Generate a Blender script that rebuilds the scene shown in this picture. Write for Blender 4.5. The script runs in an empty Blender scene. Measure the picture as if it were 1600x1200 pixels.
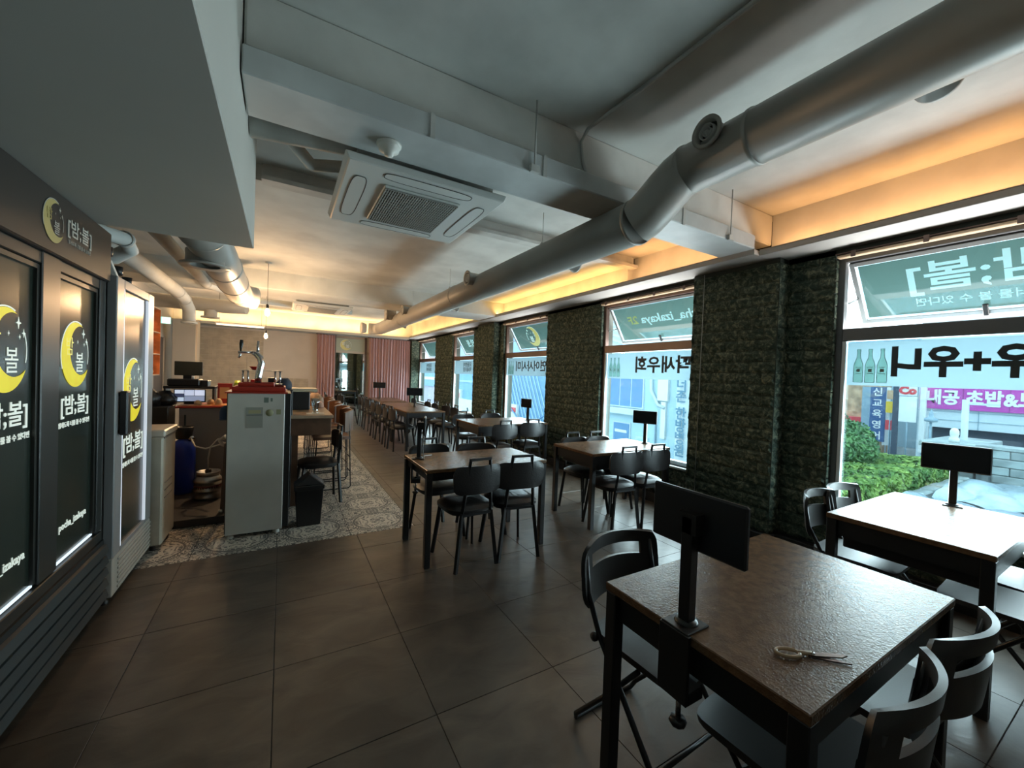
import bpy, bmesh, math, random
from mathutils import Vector, Matrix
random.seed(7)
PI = math.pi
C = bpy.context.scene.collection
sc = bpy.context.scene

# ------------------------------------------------------------------ camera
def make_camera():
    yaw, pitch, roll, fpx = 0.525017, 0.0172039, 0.0356942, 619.713
    cy, sy, cp, sp = math.cos(yaw), math.sin(yaw), math.cos(pitch), math.sin(pitch)
    f = Vector((sy*cp, cy*cp, -sp)); r = Vector((cy, -sy, 0)); u = r.cross(f)
    r2 = r*math.cos(roll)+u*math.sin(roll); u2 = -r*math.sin(roll)+u*math.cos(roll)
    cd = bpy.data.cameras.new('camera'); o = bpy.data.objects.new('camera', cd); C.objects.link(o)
    cd.sensor_width = 36; cd.sensor_fit = 'HORIZONTAL'; cd.lens = fpx/1600*36
    cd.clip_start = 0.05; cd.clip_end = 500
    M = Matrix(((r2.x, u2.x, -f.x, 0), (r2.y, u2.y, -f.y, 0), (r2.z, u2.z, -f.z, 1.47), (0, 0, 0, 1)))
    o.matrix_world = M
    sc.camera = o
make_camera()

# ------------------------------------------------------------------ world, lights, exposure
sc.view_settings.view_transform = 'Standard'; sc.view_settings.look = 'None'
sc.view_settings.exposure = 0.08; sc.view_settings.gamma = 1.0; sc.view_settings.use_curve_mapping = False
sc.cycles.max_bounces = 7; sc.cycles.diffuse_bounces = 4; sc.cycles.glossy_bounces = 4
sc.cycles.transparent_max_bounces = 12; sc.cycles.transmission_bounces = 4
sc.cycles.sample_clamp_indirect = 6.0; sc.cycles.caustics_reflective = False; sc.cycles.caustics_refractive = False
w = bpy.data.worlds.new('sky'); sc.world = w; w.use_nodes = True
bg = w.node_tree.nodes['Background']; bg.inputs[0].default_value = (0.74, 0.91, 1.0, 1); bg.inputs[1].default_value = 3.6

def area(name, loc, size, sizey, energy, col, direction, spread=None):
    l = bpy.data.lights.new(name, 'AREA'); l.shape = 'RECTANGLE'; l.size = size; l.size_y = sizey
    l.energy = energy; l.color = col
    if spread: l.spread = spread
    o = bpy.data.objects.new(name, l); C.objects.link(o); o.location = loc
    o.rotation_euler = Vector(direction).to_track_quat('-Z', 'Y').to_euler()
    return o
WINY = [(0.0, 1.57), (2.84, 4.42), (5.79, 7.39), (8.9, 10.33), (11.7, 13.48)]
DAY = (1.0, 0.975, 0.94)
area('daylight', (4.75, 1.55, 1.55), 7.5, 2.7, 1180, DAY, (-1, 0, -0.03))
area('daylight', (4.75, 9.95, 1.55), 9.3, 2.7, 800, DAY, (-1, 0, -0.03))
# cove LED strips (the strips themselves are modelled further down); long lights lying on the shelf
LED = (1.0, 0.46, 0.17)
area('cove_light', (3.79, 0.45, 2.71), 3.0, 0.04, 8.5, LED, (0.15, 0, 1))
area('cove_light', (3.70, 3.0, 2.71), 1.3, 0.04, 5, LED, (0.15, 0, 1))
area('cove_light', (3.66, 8.5, 2.71), 9.5, 0.04, 34, (1, 0.56, 0.17), (0.15, 0, 1))
area('cove_light', (0.6, 13.25, 2.69), 5.8, 0.04, 60, (1, 0.60, 0.24), (0, 0.15, 1))
area('kitchen_warm_fill', (-2.2, 9.6, 2.62), 0.05, 6.0, 200, (1, 0.62, 0.34), (0.35, 0, 1))  # warm fill added to brighten the kitchen

# ------------------------------------------------------------------ materials
MATS = {}
def nn(nt, t, **kw):
    n = nt.nodes.new(t)
    for k, v in kw.items(): setattr(n, k, v)
    return n
def mat(name, col, rough=0.5, metal=0.0, var=0.0, vscale=8.0, bump=0.0, bscale=40.0, spec=None, emit=None, estr=0.0, coat=0.0, space='Object', col2=None, cthr=(0.4, 0.65)):
    if name in MATS: return MATS[name]
    m = bpy.data.materials.new(name); m.use_nodes = True; nt = m.node_tree
    p = nt.nodes['Principled BSDF']
    c = (*col, 1)
    p.inputs['Base Color'].default_value = c; p.inputs['Roughness'].default_value = rough; p.inputs['Metallic'].default_value = metal
    if spec is not None: p.inputs['Specular IOR Level'].default_value = spec
    if coat: p.inputs['Coat Weight'].default_value = coat; p.inputs['Coat Roughness'].default_value = 0.15
    if emit: p.inputs['Emission Color'].default_value = (*emit, 1); p.inputs['Emission Strength'].default_value = estr
    if var or bump or col2:
        tc = nn(nt, 'ShaderNodeTexCoord')
        if space == 'World':
            g = nn(nt, 'ShaderNodeNewGeometry'); src = g.outputs['Position']
        else: src = tc.outputs['Object']
    if var or col2:
        n = nn(nt, 'ShaderNodeTexNoise'); n.inputs['Scale'].default_value = vscale; n.inputs['Detail'].default_value = 5
        nt.links.new(src, n.inputs['Vector'])
        r = nn(nt, 'ShaderNodeValToRGB'); e = r.color_ramp.elements
        e[0].position, e[1].position = cthr
        if col2: e[0].color = c; e[1].color = (*col2, 1)
        else:
            e[0].color = tuple(x*(1-var) for x in col)+(1,); e[1].color = tuple(min(1, x*(1+var)) for x in col)+(1,)
        nt.links.new(n.outputs['Fac'], r.inputs['Fac']); nt.links.new(r.outputs['Color'], p.inputs['Base Color'])
    if bump:
        n2 = nn(nt, 'ShaderNodeTexNoise'); n2.inputs['Scale'].default_value = bscale; n2.inputs['Detail'].default_value = 4
        nt.links.new(src, n2.inputs['Vector'])
        b = nn(nt, 'ShaderNodeBump'); b.inputs['Strength'].default_value = bump; b.inputs['Distance'].default_value = 0.01
        nt.links.new(n2.outputs['Fac'], b.inputs['Height']); nt.links.new(b.outputs['Normal'], p.inputs['Normal'])
    MATS[name] = m
    return m
paint = mat('ceiling_paint', (0.60, 0.615, 0.59), 0.75, var=0.10, vscale=2.2, bump=0.25, bscale=9, space='World')
paintd = mat('dull_white_paint', (0.50, 0.51, 0.49), 0.7, var=0.14, vscale=3.5, bump=0.3, bscale=12, space='World')
softwhite = mat('smooth_board_paint', (0.46, 0.455, 0.42), 0.6, var=0.04, vscale=1.0, space='World')
ductm = mat('duct_paint', (0.38, 0.37, 0.34), 0.42, var=0.06, vscale=2, bump=0.05, bscale=5, space='World')
black = mat('black_powder_metal', (0.012, 0.012, 0.013), 0.38)
blackp = mat('black_plastic', (0.016, 0.016, 0.018), 0.33, bump=0.04, bscale=300)
seatp = mat('grey_black_plastic', (0.028, 0.026, 0.025), 0.42, bump=0.03, bscale=250)
leather = mat('black_leather', (0.014, 0.012, 0.012), 0.34, bump=0.15, bscale=90)
tabletop = mat('dark_table_laminate', (0.15, 0.085, 0.046), 0.27, var=0.2, vscale=30, bump=0.20, bscale=150, spec=0.26)
chrome = mat('chrome', (0.62, 0.62, 0.63), 0.18, 1.0)
steel = mat('brushed_steel', (0.42, 0.42, 0.41), 0.36, 1.0, var=0.12, vscale=20)
framem = mat('bronze_window_aluminium', (0.13, 0.085, 0.07), 0.38, 0.3)
frameg = mat('grey_window_aluminium', (0.12, 0.125, 0.13), 0.4, 0.3)
whitep = mat('white_plastic', (0.62, 0.62, 0.58), 0.4)
cream = mat('cream_enamel', (0.55, 0.50, 0.40), 0.38, var=0.08, vscale=5)
redp = mat('red_plastic', (0.42, 0.035, 0.02), 0.35)
ledm = mat('warm_led', (1, 0.7, 0.3), 0.5, emit=(1.0, 0.62, 0.22), estr=2.2)
ledw = mat('white_led', (1, 1, 1), 0.5, emit=(1.0, 0.88, 0.66), estr=1.15)
bulbm = mat('bulb_glow', (1, 0.8, 0.5), 0.5, emit=(1.0, 0.72, 0.38), estr=7)
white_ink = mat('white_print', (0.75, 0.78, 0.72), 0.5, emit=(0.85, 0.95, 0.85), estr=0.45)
white_flat = mat('white_vinyl', (0.7, 0.74, 0.74), 0.5)
dim_ink = mat('dull_white_print', (0.42, 0.42, 0.38), 0.5)
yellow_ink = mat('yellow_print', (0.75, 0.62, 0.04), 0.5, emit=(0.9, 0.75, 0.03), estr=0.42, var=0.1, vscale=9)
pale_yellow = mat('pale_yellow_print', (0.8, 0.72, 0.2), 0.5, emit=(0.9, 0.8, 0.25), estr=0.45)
gold_ink = mat('dull_gold_print', (0.42, 0.34, 0.12), 0.5)
dark_ink = mat('dark_ink', (0.03, 0.045, 0.05), 0.6)
frid = mat('black_fridge_steel', (0.02, 0.022, 0.021), 0.34)
headm = mat('black_header_panel', (0.028, 0.026, 0.024), 0.30)
doorm = mat('black_door_film', (0.022, 0.03, 0.024), 0.22, spec=0.5)
greyfr = mat('grey_fridge_frame', (0.26, 0.265, 0.27), 0.35)
grille_m = mat('ribbed_light_grille', (0.45, 0.42, 0.37), 0.45)
concrete = mat('pale_stone', (0.32, 0.36, 0.35), 0.8, var=0.25, vscale=1.2, bump=0.3, bscale=6)
curtain_m = mat('dusty_pink_curtain', (0.44, 0.27, 0.27), 0.8)
orangew = mat('orange_wood', (0.42, 0.12, 0.035), 0.45, var=0.35, vscale=5)
greyw = mat('grey_wall_paint', (0.38, 0.36, 0.33), 0.7, var=0.05, vscale=2)

def glass(name, tint=(0.80, 0.93, 0.97), gloss=0.07):
    m = bpy.data.materials.new(name); m.use_nodes = True; nt = m.node_tree; nt.nodes.clear()
    o = nn(nt, 'ShaderNodeOutputMaterial'); mx = nn(nt, 'ShaderNodeMixShader'); t = nn(nt, 'ShaderNodeBsdfTransparent'); g = nn(nt, 'ShaderNodeBsdfGlossy')
    t.inputs[0].default_value = (*tint, 1); g.inputs['Roughness'].default_value = 0.03; mx.inputs[0].default_value = gloss
    nt.links.new(t.outputs[0], mx.inputs[1]); nt.links.new(g.outputs[0], mx.inputs[2]); nt.links.new(mx.outputs[0], o.inputs[0]); MATS[name] = m
    return m
def film(name, dif, trl, tr, ftr):
    """printed translucent film: diffuse + translucent, and a share of plain see-through"""
    m = bpy.data.materials.new(name); m.use_nodes = True; nt = m.node_tree; nt.nodes.clear()
    o = nn(nt, 'ShaderNodeOutputMaterial'); a = nn(nt, 'ShaderNodeAddShader'); d = nn(nt, 'ShaderNodeBsdfDiffuse'); l = nn(nt, 'ShaderNodeBsdfTranslucent')
    t = nn(nt, 'ShaderNodeBsdfTransparent'); mx = nn(nt, 'ShaderNodeMixShader')
    d.inputs[0].default_value = (*dif, 1); l.inputs[0].default_value = (*trl, 1); t.inputs[0].default_value = (*tr, 1); mx.inputs[0].default_value = ftr
    nt.links.new(d.outputs[0], a.inputs[0]); nt.links.new(l.outputs[0], a.inputs[1]); nt.links.new(a.outputs[0], mx.inputs[1]); nt.links.new(t.outputs[0], mx.inputs[2])
    nt.links.new(mx.outputs[0], o.inputs[0]); MATS[name] = m
    return m
glassm = glass('window_glass')
mirror_m = mat('mirror', (0.72, 0.78, 0.74), 0.03, 1.0)
banner_m = film('frosted_banner', (0.14, 0.17, 0.18), (0.17, 0.205, 0.22), (0.7, 0.85, 0.9), 0.10)
film_m = film('green_sign_film', (0.06, 0.072, 0.068), (0.10, 0.122, 0.113), (0.35, 0.48, 0.46), 0.14)
drawn_m = film('pale_green_drawing', (0.10, 0.14, 0.12), (0.12, 0.16, 0.14), (0.78, 0.92, 0.84), 0.85)

def brick_mat():
    m = bpy.data.materials.new('green_mottled_stone'); m.use_nodes = True; nt = m.node_tree; p = nt.nodes['Principled BSDF']
    g = nn(nt, 'ShaderNodeNewGeometry')
    n = nn(nt, 'ShaderNodeTexNoise'); n.inputs['Scale'].default_value = 22; n.inputs['Detail'].default_value = 7; n.inputs['Roughness'].default_value = 0.65; n.inputs['Distortion'].default_value = 0.8
    nt.links.new(g.outputs['Position'], n.inputs['Vector'])
    r = nn(nt, 'ShaderNodeValToRGB'); e = r.color_ramp.elements
    e[0].position = 0.42; e[0].color = (0.024, 0.042, 0.032, 1); e[1].position = 0.68; e[1].color = (0.20, 0.215, 0.145, 1)
    x = e.new(0.52); x.color = (0.06, 0.08, 0.06, 1)
    nt.links.new(n.outputs['Fac'], r.inputs['Fac']); nt.links.new(r.outputs['Color'], p.inputs['Base Color'])
    b = nn(nt, 'ShaderNodeBump'); b.inputs['Strength'].default_value = 0.6; b.inputs['Distance'].default_value = 0.01
    nt.links.new(n.outputs['Fac'], b.inputs['Height']); nt.links.new(b.outputs['Normal'], p.inputs['Normal'])
    p.inputs['Roughness'].default_value = 0.8; p.inputs['Specular IOR Level'].default_value = 0.25; MATS['brick'] = m
    return m
brickm = brick_mat()
mortar = mat('dark_green_joint', (0.028, 0.038, 0.031), 0.8)

def slate_mat():
    m = bpy.data.materials.new('dark_slate_tile'); m.use_nodes = True; nt = m.node_tree; p = nt.nodes['Principled BSDF']
    g = nn(nt, 'ShaderNodeNewGeometry'); oi = nn(nt, 'ShaderNodeObjectInfo')
    mp = nn(nt, 'ShaderNodeMapping'); mp.inputs['Scale'].default_value = (1.0, 1.6, 1); mp.inputs['Rotation'].default_value = (0, 0, 0.5)
    nt.links.new(g.outputs['Position'], mp.inputs['Vector'])
    n = nn(nt, 'ShaderNodeTexNoise'); n.inputs['Scale'].default_value = 3.6; n.inputs['Detail'].default_value = 10; n.inputs['Distortion'].default_value = 0.7
    nt.links.new(mp.outputs[0], n.inputs['Vector'])
    r = nn(nt, 'ShaderNodeValToRGB'); e = r.color_ramp.elements
    e[0].position = 0.35; e[0].color = (0.058, 0.044, 0.034, 1); e[1].position = 0.72; e[1].color = (0.120, 0.094, 0.073, 1)
    nt.links.new(n.outputs['Fac'], r.inputs['Fac'])
    mx = nn(nt, 'ShaderNodeMixRGB', blend_type='MULTIPLY'); mx.inputs[0].default_value = 1.0
    mr = nn(nt, 'ShaderNodeMapRange'); mr.inputs['To Min'].default_value = 0.86; mr.inputs['To Max'].default_value = 1.1
    nt.links.new(oi.outputs['Random'], mr.inputs['Value'])
    nt.links.new(r.outputs[0], mx.inputs[1]); nt.links.new(mr.outputs[0], mx.inputs[2]); nt.links.new(mx.outputs[0], p.inputs['Base Color'])
    b = nn(nt, 'ShaderNodeBump'); b.inputs['Strength'].default_value = 0.22; b.inputs['Distance'].default_value = 0.02
    nt.links.new(n.outputs['Fac'], b.inputs['Height']); nt.links.new(b.outputs['Normal'], p.inputs['Normal'])
    p.inputs['Roughness'].default_value = 0.34; p.inputs['Specular IOR Level'].default_value = 0.6
    return m
slatem = slate_mat()
def ornate_mat():
    m = bpy.data.materials.new('ornate_cement_tile'); m.use_nodes = True; nt = m.node_tree; p = nt.nodes['Principled BSDF']
    tc = nn(nt, 'ShaderNodeTexCoord'); sep = nn(nt, 'ShaderNodeSeparateXYZ'); nt.links.new(tc.outputs['Object'], sep.inputs[0])
    def M(op, a, b=None, c=None):
        n = nn(nt, 'ShaderNodeMath', operation=op)
        for i, v in enumerate((a, b, c)):
            if v is None: continue
            if isinstance(v, (int, float)): n.inputs[i].default_value = v
            else: nt.links.new(v, n.inputs[i])
        return n.outputs[0]
    ax = M('ABSOLUTE', sep.outputs['X']); ay = M('ABSOLUTE', sep.outputs['Y'])
    mn = M('MINIMUM', ax, ay); mx_ = M('MAXIMUM', ax, ay)
    rad = M('SQRT', M('ADD', M('MULTIPLY', ax, ax), M('MULTIPLY', ay, ay)))
    cmb = nn(nt, 'ShaderNodeCombineXYZ'); nt.links.new(mn, cmb.inputs[0]); nt.links.new(mx_, cmb.inputs[1])
    n = nn(nt, 'ShaderNodeTexNoise'); n.inputs['Scale'].default_value = 11; n.inputs['Detail'].default_value = 1.5; n.inputs['Distortion'].default_value = 1.6
    nt.links.new(cmb.outputs[0], n.inputs['Vector'])
    band = M('SINE', M('ADD', M('MULTIPLY', n.outputs['Fac'], 46), M('MULTIPLY', rad, 24)))
    line = M('GREATER_THAN', band, 0.28)
    e1 = M('ABSOLUTE', M('SUBTRACT', rad, 0.22)); ring = M('LESS_THAN', e1, 0.008)
    e2 = M('ABSOLUTE', M('SUBTRACT', M('ADD', ax, ay), 0.36)); dia = M('LESS_THAN', e2, 0.006)
    dark = M('MAXIMUM', M('MAXIMUM', line, ring), dia)
    mix = nn(nt, 'ShaderNodeMixRGB'); mix.inputs[1].default_value = (0.64, 0.58, 0.50, 1); mix.inputs[2].default_value = (0.085, 0.08, 0.078, 1)
    nt.links.new(dark, mix.inputs[0]); nt.links.new(mix.outputs[0], p.inputs['Base Color']); p.inputs['Roughness'].default_value = 0.42
    return m
ornatem = ornate_mat()

# ------------------------------------------------------------------ mesh helpers
class MB:
    def __init__(s): s.v = []; s.f = []; s.sm = []
    def add(s, vs, fs, smooth=False):
        b = len(s.v); s.v += [tuple(x) for x in vs]; s.f += [tuple(i+b for i in f) for f in fs]; s.sm += [smooth]*len(fs); return s
    def box(s, x0, x1, y0, y1, z0, z1):
        vs = [(x, y, z) for z in (z0, z1) for y in (y0, y1) for x in (x0, x1)]
        return s.add(vs, [(0, 2, 3, 1), (4, 5, 7, 6), (0, 1, 5, 4), (2, 6, 7, 3), (0, 4, 6, 2), (1, 3, 7, 5)])
    def quad(s, a, b, c, d): return s.add([a, b, c, d], [(0, 1, 2, 3)])
    def bar(s, p, q, wx, wy=None, up=(0, 0, 1), taper=1.0):
        """rectangular bar from p to q"""
        p, q = Vector(p), Vector(q); d = (q-p).normalized(); wy = wy or wx
        a = d.cross(Vector(up))
        if a.length < 1e-4: a = d.cross(Vector((1, 0, 0)))
        a.normalize(); b = a.cross(d)
        vs = []
        for c, k in ((p, 1), (q, taper)):
            for i, j in ((-1, -1), (1, -1), (1, 1), (-1, 1)): vs.append(c+a*(wx/2*i*k)+b*(wy/2*j*k))
        return s.add(vs, [(3, 2, 1, 0), (4, 5, 6, 7), (0, 1, 5, 4), (1, 2, 6, 5), (2, 3, 7, 6), (3, 0, 4, 7)])
    def tube(s, pts, r, n=10, caps=True, radii=None):
        pts = [Vector(p) for p in pts]; vs = []; prev = None
        for i, p in enumerate(pts):
            d = ((pts[min(i+1, len(pts)-1)]-p).normalized()+(p-pts[max(i-1, 0)]).normalized()).normalized()
            if prev is None:
                a = d.cross(Vector((0, 0, 1)))
                if a.length < 1e-3: a = d.cross(Vector((1, 0, 0)))
            else: a = prev-d*prev.dot(d)
            a.normalize(); prev = a; b = d.cross(a); rr = radii[i] if radii else r
            for k in range(n): t = 2*PI*k/n; vs.append(p+a*(rr*math.cos(t))+b*(rr*math.sin(t)))
        m = len(pts); fs = [(i*n+k, i*n+(k+1) % n, (i+1)*n+(k+1) % n, (i+1)*n+k) for i in range(m-1) for k in range(n)]
        s.add(vs, fs, True)
        if caps:
            b0 = len(s.v)-m*n; s.f.append(tuple(b0+k for k in reversed(range(n)))); s.sm.append(False)
            s.f.append(tuple(b0+(m-1)*n+k for k in range(n))); s.sm.append(False)
        return s
    def lathe(s, prof, c=(0, 0, 0), n=24, axis='z', smooth=True):
        vs = []; c = Vector(c)
        for r, z in prof:
            for k in range(n):
                t = 2*PI*k/n; x, y = r*math.cos(t), r*math.sin(t)
                q = {'z': (x, y, z), 'x': (z, x, y), 'y': (x, z, y), 'X': (-z, x, y)}[axis]; vs.append(c+Vector(q))
        m = len(prof)
        s.add(vs, [(i*n+k, i*n+(k+1) % n, (i+1)*n+(k+1) % n, (i+1)*n+k) for i in range(m-1) for k in range(n)], smooth)
        return s
    def prism(s, poly, h0, h1, plane='xy', c=(0, 0, 0)):
        """polygon (a,b) extruded along the third axis"""
        def q(a, b, h): return {'xy': (a, b, h), 'yz': (h, a, b), 'xz': (a, h, b)}[plane]
        n = len(poly); c = Vector(c)
        vs = [c+Vector(q(a, b, h0)) for a, b in poly]+[c+Vector(q(a, b, h1)) for a, b in poly]
        return s.add(vs, [tuple(reversed(range(n))), tuple(range(n, 2*n))]+[(i, (i+1) % n, n+(i+1) % n, n+i) for i in range(n)])
    def surf(s, f, nu, nv, skip=None, smooth=True):
        vs = [f(i/nu, j/nv) for j in range(nv+1) for i in range(nu+1)]
        fs = [(j*(nu+1)+i, j*(nu+1)+i+1, (j+1)*(nu+1)+i+1, (j+1)*(nu+1)+i) for j in range(nv) for i in range(nu) if not (skip and skip(i, j))]
        return s.add(vs, fs, smooth)
    def mesh(s, name, m, bevel=0.0, solid=0.0, seg=1, sub=0, smooth_all=False):
        me = bpy.data.meshes.new(name); me.from_pydata(s.v, [], s.f)
        for p, k in zip(me.polygons, s.sm): p.use_smooth = k or smooth_all
        bm = bmesh.new(); bm.from_mesh(me)
        if solid: bmesh.ops.solidify(bm, geom=bm.faces[:], thickness=solid)
        loose = [v for v in bm.verts if not v.link_faces]
        if loose: bmesh.ops.delete(bm, geom=loose, context='VERTS')
        bmesh.ops.recalc_face_normals(bm, faces=bm.faces[:])
        if bevel:
            es = [e for e in bm.edges if len(e.link_faces) == 2 and e.calc_face_angle(0) > 0.6]
            bmesh.ops.bevel(bm, geom=es, offset=bevel, segments=seg, profile=0.6, affect='EDGES', clamp_overlap=True)
        if solid or smooth_all:
            for f in bm.faces: f.smooth = True
            for e in bm.edges:
                if len(e.link_faces) == 2 and e.calc_face_angle(0) > 0.9: e.smooth = False
        bm.to_mesh(me); bm.free(); me.materials.append(m)
        return me
    def build(s, name, m, parent=None, loc=(0, 0, 0), rot=(0, 0, 0), **kw):
        return link(name, s.mesh(name, m, **kw), parent, loc, rot)
def link(name, me, parent=None, loc=(0, 0, 0), rot=(0, 0, 0)):
    o = bpy.data.objects.new(name, me); C.objects.link(o); o.location = loc; o.rotation_euler = rot
    if parent: o.parent = parent
    return o
def tag(o, label, cat, group=None, kind=None):
    o['label'] = label; o['category'] = cat
    if group: o['group'] = group
    if kind: o['kind'] = kind
    return o
def thing(name, label, cat, loc=(0, 0, 0), rz=0, group=None):
    o = bpy.data.objects.new(name, None); C.objects.link(o); o.location = loc; o.rotation_euler = (0, 0, rz)
    o.empty_display_size = 0.1
    return tag(o, label, cat, group)
def struct(name, mb, m, parent=None, **kw):
    o = mb.build(name, m, parent, **kw); o['kind'] = 'structure'; return o
def copy_tree(o, parent=None):
    c = o.copy(); C.objects.link(c)
    if parent: c.parent = parent
    for ch in list(o.children): copy_tree(ch, c)
    return c
def text(name, body, size, m, parent, origin, X, Y, ext=0.0012, bold=0.0, align='CENTER', sx=1.0, spacing=1.0, res=2):
    t = bpy.data.curves.new(name, 'FONT'); t.body = body; t.size = size; t.align_x = align; t.align_y = 'CENTER'
    t.extrude = ext; t.offset = bold; t.resolution_u = res; t.space_character = spacing
    o = bpy.data.objects.new(name, t); C.objects.link(o)
    dg = bpy.context.evaluated_depsgraph_get(); me = bpy.data.meshes.new_from_object(o.evaluated_get(dg))
    bpy.data.objects.remove(o); bpy.data.curves.remove(t)
    X, Y = Vector(X), Vector(Y); Z = X.cross(Y)
    M = Matrix(((X.x*sx, Y.x, Z.x, origin[0]), (X.y*sx, Y.y, Z.y, origin[1]), (X.z*sx, Y.z, Z.z, origin[2]), (0, 0, 0, 1)))
    me.transform(M); me.materials.clear(); me.materials.append(m)
    return link(name, me, parent)
YA, ZA, NY = (0, 1, 0), (0, 0, 1), (0, -1, 0)

def flat(quads, origin, X, Y, th=0.0012):
    """2D quads/polys laid on a plane, with a little thickness"""
    X, Y, O = Vector(X), Vector(Y), Vector(origin); Z = X.cross(Y); mb = MB()
    for q in quads:
        n = len(q)
        vs = [O+X*a+Y*b-Z*th for a, b in q]+[O+X*a+Y*b+Z*th for a, b in q]
        mb.add(vs, [tuple(reversed(range(n))), tuple(range(n, 2*n))]+[(i, (i+1) % n, n+(i+1) % n, n+i) for i in range(n)])
    return mb
def arc_strip(cx, cy, r0, r1, a0, a1, n=24):
    q = []
    for i in range(n):
        t, u = math.radians(a0+(a1-a0)*i/n), math.radians(a0+(a1-a0)*(i+1)/n)
        q.append([(cx+r0*math.cos(t), cy+r0*math.sin(t)), (cx+r1*math.cos(t), cy+r1*math.sin(t)), (cx+r1*math.cos(u), cy+r1*math.sin(u)), (cx+r0*math.cos(u), cy+r0*math.sin(u))])
    return q
def moon(parent, origin, X, Y, s, ym, wm, pm=None, sx=1.0):
    """yellow crescent with a white ring, stars and two syllables"""
    X = Vector(X)*sx; Y = Vector(Y); O = Vector(origin); Zn = X.cross(Y).normalized()
    cr = []; N = 36; c = (0.17*s, 0.10*s)
    def pt(i):
        t = i/N; a = math.radians(62+(332-62)*t); return (0.5*s*math.cos(a), 0.5*s*math.sin(a))
    t1, t2 = pt(0), pt(N)
    d1, d2 = [math.hypot(p[0]-c[0], p[1]-c[1]) for p in (t1, t2)]
    b1 = math.atan2(t1[1]-c[1], t1[0]-c[0]); b2 = math.atan2(t2[1]-c[1], t2[0]-c[0])+2*PI
    def ip(i):
        t = i/N; a = b1+(b2-b1)*t; r = d1+(d2-d1)*t; return (c[0]+r*math.cos(a), c[1]+r*math.sin(a))
    for i in range(N): cr.append([pt(i), ip(i), ip(i+1), pt(i+1)])
    def place(quads, name, m, lift, th=0.0006):
        mb = MB()
        for q in quads:
            n = len(q); vs = [O+X*a+Y*b+Zn*(lift-th) for a, b in q]+[O+X*a+Y*b+Zn*(lift+th) for a, b in q]
            mb.add(vs, [tuple(reversed(range(n))), tuple(range(n, 2*n))]+[(i, (i+1) % n, n+(i+1) % n, n+i) for i in range(n)])
        return mb.build(name, m, parent)
    place(cr, 'crescent', ym, 0.0012)
    ring = arc_strip(0, 0, 0.505*s, 0.522*s, 68, 205, 26)+arc_strip(0, 0, 0.455*s, 0.47*s, -18, 28, 12)
    place(ring[:26], 'ring', wm, 0.0014); place(ring[26:], 'ring', wm, 0.0014)
    stars = []
    for (a, b, k) in ((0.27, 0.34, 0.075), (0.39, 0.22, 0.055), (0.30, 0.17, 0.03), (0.06, 0.2, 0.03)):
        p = []
        for i in range(8):
            r = k*s*(1 if i % 2 == 0 else 0.32); t = PI/4*i+PI/2; p.append((a*s+r*0.8*math.cos(t), b*s+r*math.sin(t)))
        cpt = (a*s, b*s)
        for i in range(0, 8, 2): stars.append([cpt, p[(i-1) % 8], p[i], p[(i+1) % 8]])
    place(stars, 'star', wm, 0.0014)
    Xt = tuple(Vector(X).normalized())
    text('lettering', '볼', 0.34*s, wm, parent, O+X*(0.13*s)-Y*(0.14*s)+Zn*0.002, Xt, tuple(Y), ext=0.0005, sx=sx)
    text('lettering', '밤', 0.30*s, pm or wm, parent, O-X*(0.24*s)+Y*(0.10*s)+Zn*0.003, Xt, tuple(Y), ext=0.0005, sx=sx)

# ================================================================== ROOM SHELL
Z1, Z2, Z3, YS, YF = 3.05, 2.93, 3.12, 3.70, 13.80
XL = -2.5
# floor slab + tiles
fl = struct('floor', MB().box(XL-0.2, 4.3, -2.2, YF+0.2, -0.15, -0.004), mat('dark_grout', (0.03, 0.027, 0.025), 0.8))
T = 0.615
def tile_mesh(name, sx_, sy_, m, h=0.004):
    return MB().box(-sx_/2, sx_/2, -sy_/2, sy_/2, -h, h*0.0).mesh(name, m, bevel=0.0012)
slate = {}
def put_tile(kind, x0, x1, y0, y1, m, g=0.0014):
    k = (kind, round(x1-x0, 3), round(y1-y0, 3))
    if k not in slate: slate[k] = tile_mesh('floor_tile', x1-x0-2*g, y1-y0-2*g, m)
    link('floor_tile', slate[k], fl, ((x0+x1)/2, (y0+y1)/2, 0))
ytop, xsplit, ysplit = YF, 1.14, 3.76
j = -4
ys = []
y = 0.985-T*4
while y < YF:
    ys.append(y); y += T
for a in ys:
    b = min(a+T, YF)
    x = 0.615-T*3
    if a > 3.2:
        b0 = a
    k = -2
    while True:
        x0 = 0.61+T*(k-1); x1 = x0+T; k += 1
        if x0 >= 4.03: break
        x1 = min(x1, 4.035); aa, bb = a, b
        if x1 <= -1.6: continue
        if aa < ysplit < bb and x0 < xsplit:                # tile row cut by the start of the patterned floor
            put_tile('s', x0, x1, aa, ysplit, slatem)
            if x1 > xsplit: put_tile('s', xsplit, x1, ysplit, bb, slatem)
            continue
        if bb > ysplit and x0 < xsplit:
            if x1 > xsplit+0.01: put_tile('s', xsplit, x1, aa, bb, slatem)
            continue
        put_tile('s', x0, x1, aa, bb, slatem)
P = 0.575
nx = 0
while xsplit-P*nx > XL+0.05:
    x1 = xsplit-P*nx; x0 = max(XL, x1-P); nx += 1
    yy = ysplit
    while yy < YF-0.01:
        y1 = min(yy+P, YF)
        k = ('o', round(x1-x0, 3), round(y1-yy, 3))
        if k not in slate: slate[k] = tile_mesh('patterned_floor_tile', x1-x0-0.005, y1-yy-0.005, ornatem)
        link('patterned_floor_tile', slate[k], fl, ((x0+x1)/2, (yy+y1)/2, 0)); yy = y1

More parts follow.
